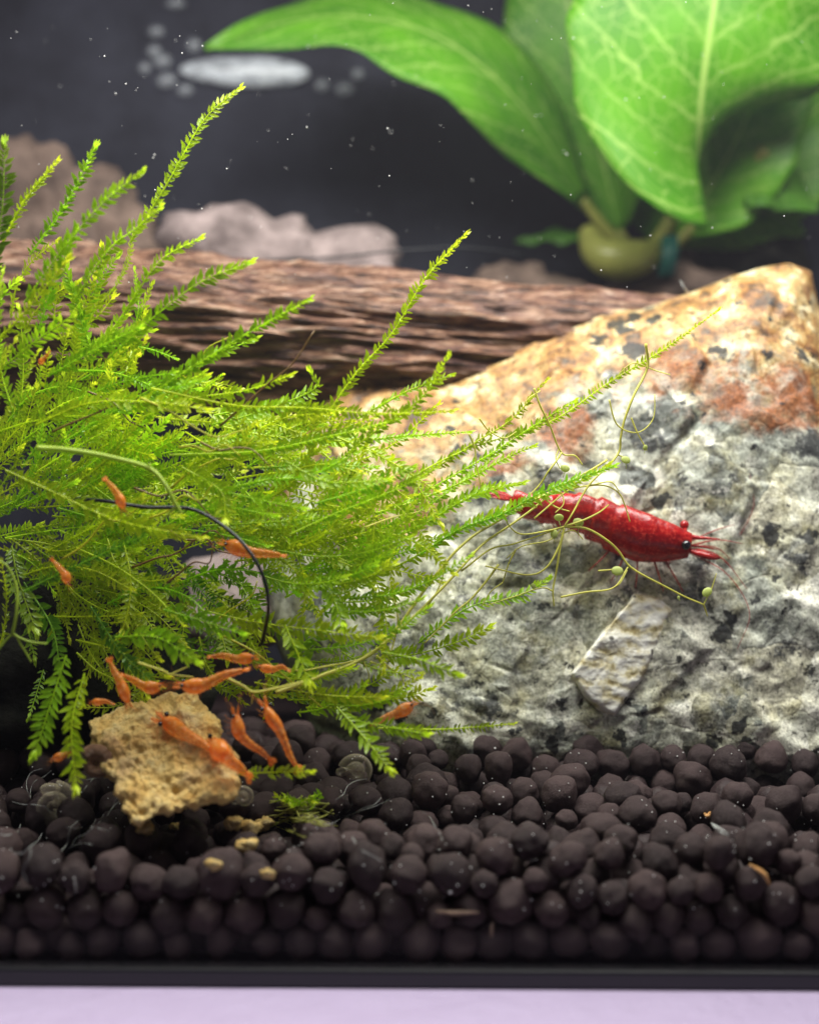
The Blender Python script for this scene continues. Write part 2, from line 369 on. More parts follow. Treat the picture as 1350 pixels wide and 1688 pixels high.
# ------------------------------------------------------------------ star-outline solids: granite, food, stones
def outline_solid(name,mat,outl,ctr,yfront,thick,disp,parent=None,nt=360,nr=110,edge=3.0,backk=.6,attrs=None):
    """closed solid: outline drawn on its own mid sheet, front bulged towards -y by thick, back by thick*backk"""
    ctr=Vector((ctr[0],ctr[1])); pts=[]
    for i,p in enumerate(outl):
        a_,b_=Vector(p[:2]),Vector(outl[(i+1)%len(outl)][:2])
        if i==len(outl)-1: pts.append(a_-ctr); continue
        for k in range(6): pts.append(a_.lerp(b_,k/6)-ctr)
    ang=np.unwrap(np.array([math.atan2(p.y,p.x) for p in pts])); 
    if ang[-1]<ang[0]: ang=ang[::-1]; pts=pts[::-1]
    rad=np.array([p.length for p in pts])
    A=np.concatenate([ang-2*math.pi,ang,ang+2*math.pi]); RR=np.concatenate([rad]*3)
    vs=[];fs=[];px=[]
    def pt(th,r,side):
        q=ctr+Vector((math.cos(th),math.sin(th)))*lerpl(A,RR,th)*r
        prof=(max(0,1-r**edge))**.5
        y=yfront(q.x,q.y)
        y = y+thick*(1-prof) if side<0 else y+thick*(1+prof*backk)
        return P(q.x,q.y,y),q
    rs=[(i/nr)**.62 for i in range(1,nr+1)]
    p,q=pt(0,0,-1); vs.append(p); px.append(q)
    for r in rs:
        for k in range(nt):
            p,q=pt(ang[0]+2*math.pi*k/nt,r,-1); vs.append(p); px.append(q)
    nb=24
    for i in range(nb-1,0,-1):
        for k in range(nt):
            p,q=pt(ang[0]+2*math.pi*k/nt,i/nb,1); vs.append(p); px.append(q)
    p,q=pt(0,0,1); vs.append(p); px.append(q)
    tot=nr+nb-1
    for k in range(nt): fs.append((0,1+k,1+(k+1)%nt))
    for i in range(tot-1):
        a=1+i*nt
        for k in range(nt): fs.append((a+k,a+nt+k,a+nt+(k+1)%nt,a+(k+1)%nt))
    a=1+(tot-1)*nt; L=len(vs)-1
    for k in range(nt): fs.append((a+k,L,a+(k+1)%nt))
    bm=bmesh.new(); bv=[bm.verts.new(v) for v in vs]
    for f in fs: bm.faces.new([bv[i] for i in f])
    bmesh.ops.recalc_face_normals(bm,faces=bm.faces); bm.normal_update()
    nrm=[v.normal.copy() for v in bv]
    for v,n in zip(bv,nrm): v.co=v.co+disp(v.co.copy(),n)
    me=bpy.data.meshes.new(name); bm.to_mesh(me); bm.free()
    me.materials.append(mat); me.polygons.foreach_set('use_smooth',[True]*len(me.polygons))
    if attrs:
        for an,fn in attrs.items():
            at=me.attributes.new(an,'FLOAT','POINT'); at.data.foreach_set('value',[fn(q.x,q.y) for q in px])
    o=bpy.data.objects.new(name,me); C.objects.link(o)
    if parent: o.parent=parent; o.matrix_parent_inverse=Matrix.Translation(-parent.location)
    return o
def facet(p,s,amp,seed):
    d,pts=noise.voronoi(p*s+Vector((seed,seed*1.7,seed*.3)))
    c=pts[0]; t=noise.cell_vector(c*31.7+Vector((seed,0,0)))
    rel=(p*s+Vector((seed,seed*1.7,seed*.3)))-c
    e=min(1.0,(d[1]-d[0])/.14); e=e*e*(3-2*e)
    return amp*e*(rel.dot(t)*.9+ (t.x)*.35)
RIDGE_X=[380,440,500,560,640,720,770,860,930,1000,1060,1110,1160,1210,1260,1300,1335,1350,1420,1520]
RIDGE_Y=[900,780,672,630,622,634,610,570,540,516,510,492,476,455,440,436,449,506,560,640]
rock_out=[(x,y) for x,y in zip(RIDGE_X[2:],RIDGE_Y[2:])]+[(1600,760),(1640,950),(1620,1180),(1560,1330),(1300,1350),(1000,1345),(760,1330),(600,1290),(510,1200),(455,1060),(435,920),(440,800),(470,720)]
def rock_y(x,y):
    top=lerpl(RIDGE_X,RIDGE_Y,x)
    t=max(0,min(1,(1230-y)/(1230-top+1)))
    yy=2.62+.95*t+.35*max(0,(700-x)/260)
    yy+=.30*max(0,(t-.68)/.32)**1.3
    return yy
def rock_disp(p,n):
    d=facet(p,.95,.75*.19,3.1)+facet(p,2.3,.036,8.2)+facet(p,5.0,.016,1.7)
    d+=.03*fbm(p*1.2,2)+.008*fbm(p*9,4)+facet(p,9,.004,5.5)
    k=noise.noise(p*1.6+Vector((9,2,4))); d-= .06*max(0,k-.25)
    return n*d*(.22+.78*abs(n.y)**1.5)
def band(x,y): return (y-lerpl(RIDGE_X,RIDGE_Y,x))
def stain(x,y):
    b=band(x,y); wdt=lerpl([500,700,900,1100,1350],[210,260,190,170,260],x)
    s=1.15-b/wdt
    g=math.exp(-(((x-640)/190)**2+((y-800)/110)**2)); s=max(s,.9*g)
    return max(-.2,min(1.1,s))
def rust(x,y):
    g=lambda cx,cy,sx,sy:math.exp(-(((x-cx)/sx)**2+((y-cy)/sy)**2))
    return max(.75*g(1250,680,150,60),.78*g(935,725,55,55),.6*g(1120,610,120,45),.62*g(820,770,90,35),.5*g(1330,640,70,90))+.36*math.exp(-((band(x,y)-.82*lerpl([500,700,900,1100,1350],[210,260,190,170,260],x))/48)**2)*max(0,min(1,(x-780)/120))-.05
rock=outline_solid('granite_rock',M['rock'],rock_out,(1010,880),rock_y,.75,rock_disp,nt=460,nr=190,edge=5,attrs={'stain':stain,'rust':rust,'algae_shade':lambda x,y:max(0,min(1,(760-x)/330))*max(0,min(1,(y-900)/160))*1.1-.1})
tag(rock,'large granite rock stained orange along its ridge, standing in the soil on the right','rock')
bpy.context.view_layer.update()
dg=bpy.context.evaluated_depsgraph_get()
rock_bvh=BVHTree.FromObject(rock,dg)
EYE=Vector((0,CAMY,0))
def on_rock(px,py,off=0.0,default=3.0):
    d=(P(px,py,1)-EYE).normalized(); h=rock_bvh.ray_cast(EYE,d)
    y=h[0].y if h[0] else default
    return P(px,py,y-off)
# pale feldspar crystal proud of the face
cry_px=[(940,1112),(985,1052),(1046,978),(1084,984),(1108,1004),(1088,1062),(1066,1110),(1012,1183),(984,1172),(961,1150),(940,1112)]
cc=(1020,1075)
yc=min(on_rock(x,y).y for x,y in cry_px+[cc])
yr=np.mean([on_rock(x,y).y for x,y in cry_px])
outline_solid('crystal',M['crystal'],cry_px,cc,lambda x,y:yr-.12+.0009*(x-1018)-.0004*(y-1080),.26,
   lambda p,n:n*(.014*fbm(p*6,4)+.006*fbm(Vector((p.x*1.5,p.y,p.z*9)),3)),parent=rock,nt=260,nr=60,edge=30)['label']='pale cream crystal face proud of the rock'

# driftwood log
def log():
    b=MB(); na,nc=460,300
    ax=[P(-420,520,5.4),P(100,535,5.2),P(500,560,5.0),P(900,585,5.1),P(1180,600,5.3),P(1330,610,5.5)]
    ctr=spline(ax,na); vs=[]
    for i,c in enumerate(ctr):
        t=i/(na-1); rz=lerpl([0,.25,.5,.8,.93,1],[.95,.86,.76,.66,.55,.30],t); ry=rz*1.15
        for k in range(nc):
            th=2*math.pi*k/nc
            q=Vector((c.x*.42,math.cos(th)*2.2,math.sin(th)*2.2))
            rid=1-abs(noise.noise(q*2.1+Vector((0,0,c.x*.05))))*2
            d=1+.10*fbm(q*.8,3)+.11*rid-.10*max(0,noise.noise(Vector((c.x*.55,math.cos(th)*7,math.sin(th)*7))))+.05*noise.noise(Vector((c.x*1.3,math.cos(th)*6,math.sin(th)*6)))-.06*max(0,.3-abs(noise.noise(Vector((c.x*.45,math.cos(th)*9+3,math.sin(th)*9)))))/.3-.045*max(0,.3-abs(noise.noise(Vector((c.x*.6,math.cos(th)*19+3,math.sin(th)*19)))))/.3+.03*noise.noise(Vector((c.x*2.2,math.cos(th)*19,math.sin(th)*19)))
            vs.append(c+Vector((0,math.cos(th)*ry*d,math.sin(th)*rz*d)))
    fs=[(i*nc+k,i*nc+(k+1)%nc,(i+1)*nc+(k+1)%nc,(i+1)*nc+k) for i in range(na-1) for k in range(nc)]
    fs+=[tuple(range(nc-1,-1,-1)),tuple(range((na-1)*nc,na*nc))]
    b.add(vs,fs); o=b.build('driftwood_log',M['wood'])
    tag(o,'weathered brown driftwood log with deep grain lying behind the granite rock','driftwood')
log()
def stone(name,mat,c,r,seed,label,cat,group=None,amp=.28,n=40,m=26):
    b=MB(); b.ball((0,0,0),r,n,m); s=Vector((seed,seed*2.3,seed*.7))
    mr=max(r)
    out=[]
    for v in b.v:
        p=Vector(v); nn=p.normalized(); q=p/mr
        d=amp*mr*(fbm(q*1.1+s,3)+.3*fbm(q*4+s,4))+facet(q,1.6,.12*mr,seed)
        out.append(tuple(p+nn*d))
    b.v=out; o=b.build(name,mat); o.location=c; tag(o,label,cat,group); return o
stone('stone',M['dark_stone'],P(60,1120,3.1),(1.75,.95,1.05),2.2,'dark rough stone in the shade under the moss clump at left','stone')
stone('stone',M['pale_stone'],P(370,1010,4.6),(.85,.5,.55),6.2,'pale pinkish stone glimpsed through the gap low in the moss','stone')
stone('stone',M['brown_stone'],P(40,390,7.8),(1.5,.6,1.2),4.4,'blurred brown stone behind the moss tips at the left edge','stone',None,.55)
stone('stone',M['pale_stone'],P(430,440,7.2),(1.55,.6,.52),9.1,'blurred pale grey stone behind the left half of the log','stone',None,.5)
stone('stone',M['brown_stone'],P(860,500,8.2),(.85,.5,.42),12.4,'blurred flat brown stone behind the log, left of the yellow rhizome','stone')
stone('stone',M['brown_stone'],P(1120,482,8.6),(1.1,.6,.42),15.4,'blurred brown stone directly below the teal ring','stone')
stone('stone',M['dark_stone'],P(1245,430,8.5),(.75,.55,.5),17.9,'small dark blurred stone below the lowest green leaf at right','stone')

# ------------------------------------------------------------------ soil
def soil_top(x,y):
    return -2.69+.255*min(y,2.8)+.05*noise.noise(Vector((x*.8,y*.8,3)))-.10*max(0,(-x-1.2)/2)*max(0,1-y/2)
def make_soil():
    N=[]
    z0=ZB+.12
    dx=.305
    rows=0; z=z0+.14
    while z<-1.9:
        y=.15; ky=0
        while y<4.4:
            x=-4.8+(.15 if (ky+rows)%2 else 0)
            while x<4.8:
                if z<soil_top(x,y)-.10 and (y<.85 or z>soil_top(x,y)-.62):
                    N.append((x,y,z))
                x+=dx
            y+=.27; ky+=1
        z+=.25; rows+=1
    p=np.array(N); n=len(p)
    p+=rng.normal(0,.075,p.shape); r=rng.choice([.112,.135,.150,.165,.182],n,p=[.12,.24,.3,.24,.10])*rng.uniform(.94,1.06,n)
    # relax overlaps on a cell grid
    from mathutils import kdtree
    hj=rng.uniform(-.05,.14,n)
    top=np.array([soil_top(a,b_) for a,b_ in p[:,:2]])
    for it in range(24):
        kd=kdtree.KDTree(n)
        for i in range(n): kd.insert(p[i],i)
        kd.balance()
        I=[];J=[]
        for i in range(n):
            for (_,j,d) in kd.find_range(p[i],.37):
                if j>i: I.append(i);J.append(j)
        I=np.array(I);J=np.array(J)
        for sub in range(3):
            d=p[J]-p[I]; L=np.linalg.norm(d,axis=1)+1e-6; ov=(r[I]+r[J])*.97-L
            k=ov>0; mv=(d[k]/L[k,None])*(ov[k,None]*.5)*.8
            np.add.at(p,J[k],mv); np.add.at(p,I[k],-mv)
            p[:,2]-=.003
            p[:,1]=np.maximum(p[:,1],r+.006); p[:,2]=np.maximum(p[:,2],z0+r)
            p[:,2]=np.minimum(p[:,2],top-.10+hj)
    return p,r
sp,sr=make_soil()
def soil_visible():
    cnt=np.zeros(len(sp),int); e=np.array([0,CAMY,0.0])
    d0=sp-e; dd=(d0**2).sum(1)-sr**2
    for py in range(1170,1640,9):
        for px in range(2,1350,9):
            v=np.array(P(px,py,0.0))-e; v/=np.linalg.norm(v)
            bq=d0@v; disc=bq*bq-dd; k=disc>0
            if k.any():
                t=np.where(k,bq-np.sqrt(np.maximum(disc,0)),1e9); cnt[t.argmin()]+=1
    return cnt
cnt=soil_visible()
def pellet_mesh(seed,sub):
    bm=bmesh.new(); bmesh.ops.create_icosphere(bm,subdivisions=sub,radius=1.0)
    s=Vector((seed*3.1,seed*1.3,seed*7.7))
    sq=Vector((random.uniform(.86,1.08),random.uniform(.86,1.05),random.uniform(.84,1.12)))
    pe=random.uniform(-.12,.22); cut=Vector((random.gauss(0,1),random.gauss(0,1),random.gauss(0,1))).normalized(); lim=random.uniform(.8,1.7)
    for v in bm.verts:
        q=v.co.copy(); d=1+.17*noise.noise(q*.95+s)+.08*noise.noise(q*2.1+s)+.022*noise.noise(q*5+s)+.010*noise.noise(q*11+s)
        e_=q.dot(cut)-lim
        if e_>0: q=q-cut*e_*.85
        v.co=Vector((q.x*sq.x*(1-pe*q.z),q.y*sq.y*(1-pe*q.z),q.z*sq.z))*d
    me=bpy.data.meshes.new('soil_pellet'); bm.to_mesh(me); bm.free()
    me.materials.append(M['soil']); me.polygons.foreach_set('use_smooth',[True]*len(me.polygons)); return me
pm=[pellet_mesh(i,4) for i in range(16)]; pl=[pellet_mesh(i+40,2) for i in range(8)]
order=np.argsort(-cnt); big=[int(i) for i in order[:300] if cnt[i]>0]; rest=[i for i in range(len(sp)) if i not in set(big)]
for i in big:
    o=bpy.data.objects.new('soil_pellet',random.choice(pm)); C.objects.link(o)
    o.location=sp[i]; o.scale=(sr[i]*.99,)*3; o.rotation_euler=(random.uniform(-.5,.5),random.uniform(-.5,.5),random.uniform(0,6.28))
    q=sp[i]
    if q[1]<.36 and q[2]<soil_top(q[0],q[1])-.2: tag(o,'dark brown round soil pellet pressed against the inside of the front glass','soil pellet','soil pellets pressed against the front glass')
    elif q[0]<-.9: tag(o,'dark brown round soil pellet on the bed round the food tablet and under the moss','soil pellet','soil pellets round the food tablet')
    else: tag(o,'dark brown round soil pellet on top of the bed in front of the granite rock','soil pellet','soil pellets in front of the rock')
b=MB()
for i in rest:
    me=random.choice(pl); rot=Matrix.Rotation(random.uniform(0,6.28),3,'Z')@Matrix.Rotation(random.uniform(-.6,.6),3,'X'); c=Vector(sp[i])
    b.add([c+rot@(v.co*float(sr[i])*1.05) for v in me.vertices],[tuple(f.vertices) for f in me.polygons])
o=b.build('soil',M['soil']); tag(o,'further dark soil pellets filling the bed','soil',kind='stuff')
# dark ground under the back of the tank
b=MB(); b.box(-9,9,3.4,9.4,ZB+.13,-2.35); o=b.build('ground',M['soil'],None,False); tag(o,kind='structure')
def soil_at(px,py,off=0.0):
    """first pellet a sight line meets"""
    e=np.array([0,CAMY,0.0]); v=np.array(P(px,py,0.0))-e; v/=np.linalg.norm(v)
    d0=sp-e; bq=d0@v; disc=bq*bq-((d0**2).sum(1)-(sr*1.04)**2); k=disc>0
    if not k.any(): return P(px,py,1.0)
    t=np.where(k,bq-np.sqrt(np.maximum(disc,0)),1e9).min()
    return Vector(e+v*(t-off))

# ------------------------------------------------------------------ food tablet and crumbs
food_out=[(143,1192),(165,1176),(192,1168),(228,1166),(262,1166),(276,1154),(312,1153),(340,1164),(354,1180),(360,1210),(374,1246),(388,1280),(396,1306),(372,1318),(330,1330),(292,1338),(262,1345),(232,1366),(212,1350),(196,1318),(190,1292),(168,1272),(154,1244),(152,1218)]
def food_disp(p,n): return n*(.08*fbm(p*2.2,3)+.05*fbm(p*5.5,4)+.035*fbm(p*15,3)+facet(p,2.2,.06,4.0))
food=outline_solid('food_tablet',M['food'],food_out,(262,1258),lambda x,y:.16+.0050*max(0,1372-y),.14,food_disp,nt=220,nr=80,edge=9,backk=1.6)
tag(food,'crumbly yellow tan food tablet lying on the dark soil below the moss','shrimp food')
bpy.context.view_layer.update(); dg=bpy.context.evaluated_depsgraph_get(); food_bvh=BVHTree.FromObject(food,dg)
def on_food(px,py,off):
    d=(P(px,py,1)-EYE).normalized(); h=food_bvh.ray_cast(EYE,d)
    return P(px,py,(h[0].y if h[0] else .7)-off)
def crumb(px,py,rpx,label,seed):
    p=soil_at(px,py,.02); r=rpx*PXC(p.y)
    b=MB(); b.ball((0,0,0),(r*1.2,r,r*.85),14,10); s=Vector((seed,1,seed))
    b.v=[tuple(Vector(v)*(1+.55*noise.noise(Vector(v)/r*1.3+s)+.3*noise.noise(Vector(v)/r*3.5+s))) for v in b.v]
    o=b.build('food_crumb',M['food']); o.location=p; tag(o,label,'crumb','crumbs fallen from the food tablet')
for i,(x,y,r,l) in enumerate([(288,1362,7,'small round crumb just below the middle of the food tablet'),(384,1358,13,'ragged yellow crumb below the right corner of the food tablet'),
   (412,1366,17,'largest of the ragged crumbs right of the food tablet'),(436,1358,13,'yellow crumb on the right end of the crumb row'),(408,1394,14,'brownish crumb lowest under the row of crumbs'),
   (352,1425,11,'brown crumb sunk among the pellets under the food tablet'),(440,1440,10,'dim brown crumb low in the soil right of the tablet'),(242,1366,12,'crumb at the lower left tip of the food tablet')]):
    crumb(x,y,r,l,i*3.7)

# ------------------------------------------------------------------ moss
def frond(b,pts,L=.085,style=0,sp_=.036,rad=.0095,up=None,stem=None,tipb=1.0):
    """one moss shoot: a stem with ranks of tiny pointed leaves"""
    ln=plen(pts); n=max(8,int(ln/.05)); pts=spline(pts,n)
    st=stem if stem is not None else b
    st.tube(pts,[rad*(1-.6*i/(n-1)) for i in range(n)],5,[.75 if style==1 else .4+.4*(i/(n-1)) for i in range(n)],cap=False)
    m=int(ln/sp_); U=Vector((random.uniform(-.5,.5),-1,random.uniform(-.2,.6))) if up is None else up
    cum=[0]
    for i in range(n-1): cum.append(cum[-1]+(pts[i+1]-pts[i]).length)
    for j in range(m):
        s=(j+.5)/m*ln; k=min(np.searchsorted(cum,s)-1,n-2); k=max(0,int(k)); u=(s-cum[k])/max(1e-6,cum[k+1]-cum[k])
        p=pts[k].lerp(pts[k+1],u); T=(pts[k+1]-pts[k]).normalized()
        Un=(U-T*U.dot(T)).normalized(); S=T.cross(Un)
        t=s/ln
        env=min(1,.55+t*2.5)*(1-.55*max(0,(t-.8)/.2)**1.5)
        ranks=[(S,Un,1),(-S,Un,1)]
        if style==1: ranks+=[((Un*.8+S*.35).normalized(),-T,.75),((-Un*.8-S*.2).normalized(),-T,.7)]
        elif j%2: ranks+=[((Un*.9+S*random.uniform(-.6,.6)).normalized(),S,.6)]
        for D,nn,q in ranks:
            if random.random()<.06+.16*(1-t): continue
            l=L*env*q*random.uniform(.75,1.2); a=R(random.uniform(34,74) if style==0 else random.uniform(24,66))*(1-.65*max(0,(t-.82)/.18))
            d=(T*math.cos(a)+D*math.sin(a)).normalized(); d=(d+nn*random.uniform(-.18,.22)).normalized()
            curl=random.uniform(.0,.35)
            wdir=d.cross(nn); wdir = wdir.normalized() if wdir.length>1e-4 else d.orthogonal().normalized()
            up_=wdir.cross(d)
            w_=l*random.uniform(.14,.20)
            bend=(T*.6-D*.3)*curl*l*.4 if style==0 else (-T*.4+D*.3)*curl*l*.6
            m1=p+d*l*.38+up_*w_*.3; m2=p+d*l*.74+bend*.4
            tip=p+d*l+bend
            tv=min(1.0,max(0,(t-.72)/.28)**1.4*tipb+random.uniform(0,.22))
            b.add([p,m1+wdir*w_,m1-wdir*w_,p+d*l*.5-up_*w_*.15,m2+wdir*w_*.62,m2-wdir*w_*.62,tip],
                  [(0,3,1),(0,2,3),(1,3,4),(3,2,5),(3,5,4),(4,5,6)],[tv*.4,tv*.8,tv*.8,tv*.6,tv,tv,min(1,tv+.15)])
    # closed bud at the end
    T=(pts[-1]-pts[-2]).normalized()
    for k in range(7):
        D=(T.orthogonal().normalized()); D=Matrix.Rotation(k*2.4,3,T)@D
        l=L*random.uniform(.55,.95); d=(T+D*random.uniform(.15,.5)).normalized(); w_=l*.2; wd=d.cross(D).normalized()
        p=pts[-1]-T*.02*(k%3)
        b.add([p,p+d*l*.45+wd*w_+D*w_*.5,p+d*l*.45-wd*w_+D*w_*.5,p+d*l],[(0,2,1),(1,2,3)],[.7*tipb,.9*tipb,.9*tipb,1*tipb])
moss=empty('moss_clump',P(140,900,2.0),'bushy bright green moss clump with feathery shoots spreading right over the rock','moss')
HERO=[ # px points, depth start/end, leaf length, style, material
 ([(505,735),(580,625),(640,540),(700,455),(766,388)],2.6,1.7,.085,1,'moss'),
 ([(545,770),(620,710),(690,650),(738,588)],2.4,1.7,.08,1,'moss'),
 ([(590,690),(680,650),(745,618)],2.4,2.2,.07,1,'moss'),
 ([(520,905),(640,815),(760,745),(900,690),(1010,634),(1100,578),(1182,512)],2.2,2.4,.062,1,'moss_y'),
 ([(600,860),(700,800),(800,745),(880,700),(946,662)],2.1,2.0,.07,1,'moss_y'),
 ([(690,790),(780,735),(840,690),(900,627)],2.3,2.2,.062,1,'moss'),
 ([(470,985),(600,915),(700,860),(790,815),(860,797)],2.0,1.7,.075,1,'moss'),
 ([(545,975),(650,925),(760,875),(850,830),(930,800),(1000,768)],1.8,1.75,.085,1,'moss'),
 ([(690,915),(760,880),(830,845),(900,812),(1012,768)],1.75,1.7,.075,1,'moss'),
 ([(600,905),(690,862),(770,818),(862,796)],1.7,1.6,.085,1,'moss'),
 ([(560,860),(660,840),(760,800),(830,760),(880,735)],1.9,1.9,.07,1,'moss_y'),
 ([(430,985),(560,900),(680,850),(770,790),(830,740)],2.2,2.1,.07,1,'moss_y'),
 ([(250,640),(380,663),(500,680),(620,690),(745,678)],1.8,1.7,.075,1,'moss_y'),
 ([(300,735),(430,724),(560,722),(690,718),(775,712)],1.9,2.0,.075,1,'moss_y'),
 ([(280,750),(430,740),(560,715),(660,690)],1.9,2.0,.075,1,'moss_y'),
 ([(240,655),(330,600),(420,545),(510,494)],1.9,1.6,.09,1,'moss'),
 ([(180,590),(260,520),(330,470),(412,433)],2.0,1.6,.095,0,'moss'),
 ([(150,600),(210,500),(270,430),(330,393)],2.1,1.8,.085,0,'moss_y'),
 ([(40,500),(110,410),(170,345),(233,285)],1.7,1.2,.10,0,'moss_y'),
 ([(50,420),(105,330),(158,242)],2.2,2.0,.085,1,'moss'),
 ([(5,400),(45,325),(95,266)],2.2,2.1,.08,1,'moss'),
 ([(215,400),(270,300),(330,205),(395,146)],2.4,2.2,.085,0,'moss'),
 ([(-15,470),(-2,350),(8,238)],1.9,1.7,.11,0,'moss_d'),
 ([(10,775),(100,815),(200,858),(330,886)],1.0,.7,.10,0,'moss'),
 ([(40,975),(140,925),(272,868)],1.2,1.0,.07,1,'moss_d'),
 ([(330,1005),(430,1025),(530,1040),(622,1050)],1.4,1.0,.11,0,'moss'),
 ([(270,1005),(340,1020),(398,1045)],1.1,.9,.11,0,'moss'),
 ([(520,950),(550,985),(565,1030)],1.4,1.1,.12,0,'moss'),
 ([(620,1085),(700,1068),(760,1048),(806,1034)],1.8,1.5,.10,0,'moss'),
 ([(630,1075),(700,1095),(752,1112)],1.7,1.4,.10,0,'moss'),
 ([(690,1060),(780,1005),(850,975),(902,955)],2.0,2.1,.09,0,'moss'),
 ([(420,1125),(520,1137),(630,1150)],1.3,1.0,.09,0,'moss'),
 ([(540,1150),(640,1146),(712,1135)],1.5,1.4,.085,1,'moss'),
 ([(620,1200),(730,1198),(846,1193)],1.2,1.3,.055,1,'moss'),
 ([(555,1165),(600,1215),(642,1268)],1.1,.7,.105,0,'moss'),
 ([(570,1185),(640,1200),(702,1210)],1.1,.9,.095,0,'moss'),
 ([(110,1080),(88,1160),(58,1242)],1.1,.8,.12,0,'moss'),
 ([(140,1110),(118,1195),(126,1300)],1.0,.55,.12,0,'moss'),
 ([(385,1275),(450,1270),(512,1272)],.9,.7,.08,0,'moss'),
 ([(190,1050),(260,1055),(325,1090)],1.0,.8,.12,0,'moss'),
 ([(470,1030),(485,1075),(510,1125)],1.2,1.0,.12,0,'moss'),
 ([(520,1125),(500,1070),(545,1035)],1.4,1.3,.11,0,'moss'),
 ([(230,690),(310,665),(400,640),(480,618)],1.4,1.2,.08,1,'moss_y'),
 ([(60,700),(160,670),(260,660),(340,675)],1.1,.9,.095,0,'moss_y'),
 ([(80,620),(160,575),(230,540)],1.2,1.0,.09,0,'moss'),
 ([(160,690),(260,640),(350,590),(420,560)],1.5,1.3,.09,0,'moss'),
 ([(360,810),(440,800),(510,780),(590,745)],1.2,1.1,.08,1,'moss_y'),
 ([(330,800),(430,830),(500,838)],1.1,.9,.09,0,'moss'),
 ([(300,770),(360,800),(372,860)],1.1,.9,.11,0,'moss'),
 ([(470,760),(540,800),(640,790)],1.6,1.5,.085,0,'moss'),
 ([(520,830),(600,800),(680,770)],1.8,1.7,.08,0,'moss_y'),
 ([(480,880),(560,840),(650,810),(720,770)],1.9,1.9,.075,1,'moss_y'),
 ([(350,700),(420,690),(520,650),(512,612)],1.5,1.4,.09,0,'moss'),
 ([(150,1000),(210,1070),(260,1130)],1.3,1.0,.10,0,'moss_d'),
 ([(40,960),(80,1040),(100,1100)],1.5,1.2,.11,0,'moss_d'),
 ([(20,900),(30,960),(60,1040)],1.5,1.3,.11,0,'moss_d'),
 ([(0,610),(60,560),(120,520)],1.2,1.0,.10,0,'moss_y'),
 ([(0,560),(60,500),(110,430)],1.6,1.3,.10,0,'moss'),
 ([(120,500),(180,420),(225,370),(262,345)],1.9,1.6,.095,0,'moss'),
 ([(60,560),(100,460),(125,380)],2.0,1.8,.09,0,'moss'),
]
nf=0; frond_objs=[]
for px,ya,yb,L,stl,mt in HERO:
    b=MB(); n=len(px)
    sh=.62 if max(x for x,y in px)<760 and ya>1.55 else 1.0
    frond(b,[P(x+(random.uniform(-9,9) if 0<i<n-1 else 0),y+(random.uniform(-9,9) if 0<i<n-1 else 0),(ya+(yb-ya)*i/(n-1))*sh) for i,(x,y) in enumerate(px)],L*1.06,stl)
    b.build('frond',M[mt],moss,attr='tip'); nf+=1
def rand_frond(core):
    """a shoot growing outwards from the tied heart of the clump"""
    while True:
        x=random.triangular(-120,560,130); y=random.triangular(500,1130,790)
        if x>330 and y<620: continue
        if ((x-150)/430)**2+((y-800)/340)**2<1.0: break
    if core: dep=random.uniform(1.9,2.9)
    else: dep=random.uniform(1.5,2.9)
    cx,cy=-60,900
    a=math.atan2(-(y-cy),(x-cx))            # up is positive
    a=a*.72+random.gauss(.03,.50)
    if y<600: a+=.35
    if y>980: a-=.35+random.uniform(0,.5)*(x<260)
    ln=random.triangular(.35,1.7,.8)/PXC(dep)*(.8 if core else 1)
    c=random.gauss(0,.62)-(.25 if y>950 else 0)
    p=[];qx,qy=x,y; d1=dep; dy=random.uniform(-.7,.15)
    for k in range(4):
        p.append(P(qx,qy,max(1.0,d1))); aa=a+c*k/3
        qx+=math.cos(aa)*ln/3; qy-=math.sin(aa)*ln/3; d1+=dy/3
        if qx>760: d1=max(d1,dep)
    ok = not (qx>300 and qy<590) and qx<700 and not (qx>420 and qy<640) and not (qy>1290) and not (430<qx<560 and qy<590)
    return p,y,ok
while nf<222:
    p,y,ok=rand_frond(False)
    if not ok: continue
    # leave the tablet and the dark gap beside it clear
    e=p[-1]
    ex=e.x/PXC(e.y)+675; ey=-e.z/PXC(e.y)+844
    if 110<ex<440 and ey>1090: continue
    if any(e_.y<.95 and 110<e_.x/PXC(e_.y)+675<430 and -e_.z/PXC(e_.y)+844>980 for e_ in p): continue
    if 330<ex<450 and 870<ey<1010 and random.random()<.8: continue
    b=MB(); frond(b,p,random.uniform(.055,.105),0 if random.random()<.5 else 1)
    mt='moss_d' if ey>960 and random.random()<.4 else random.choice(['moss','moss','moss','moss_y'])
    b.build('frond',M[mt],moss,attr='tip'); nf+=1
for k in range(34):
    x=random.uniform(430,575); y=random.uniform(890,1175); a=random.gauss(-.02,.22)+(1000-y)*.0012; ln=random.uniform(90,220); dep=random.uniform(1.3,2.1)
    q=[P(x+math.cos(a+c*.12)*ln*c/3,y-math.sin(a+c*.12)*ln*c/3,dep+(.05-.1*c)) for c in range(4)]
    b=MB(); frond(b,q,random.uniform(.06,.095),0); b.build('frond',M[random.choice(['moss','moss','moss_y'])],moss,attr='tip'); nf+=1
b=MB(); k=0
while k<120:
    p,y,ok=rand_frond(True)
    if ok: frond(b,p,random.uniform(.07,.10),0,.042); k+=1
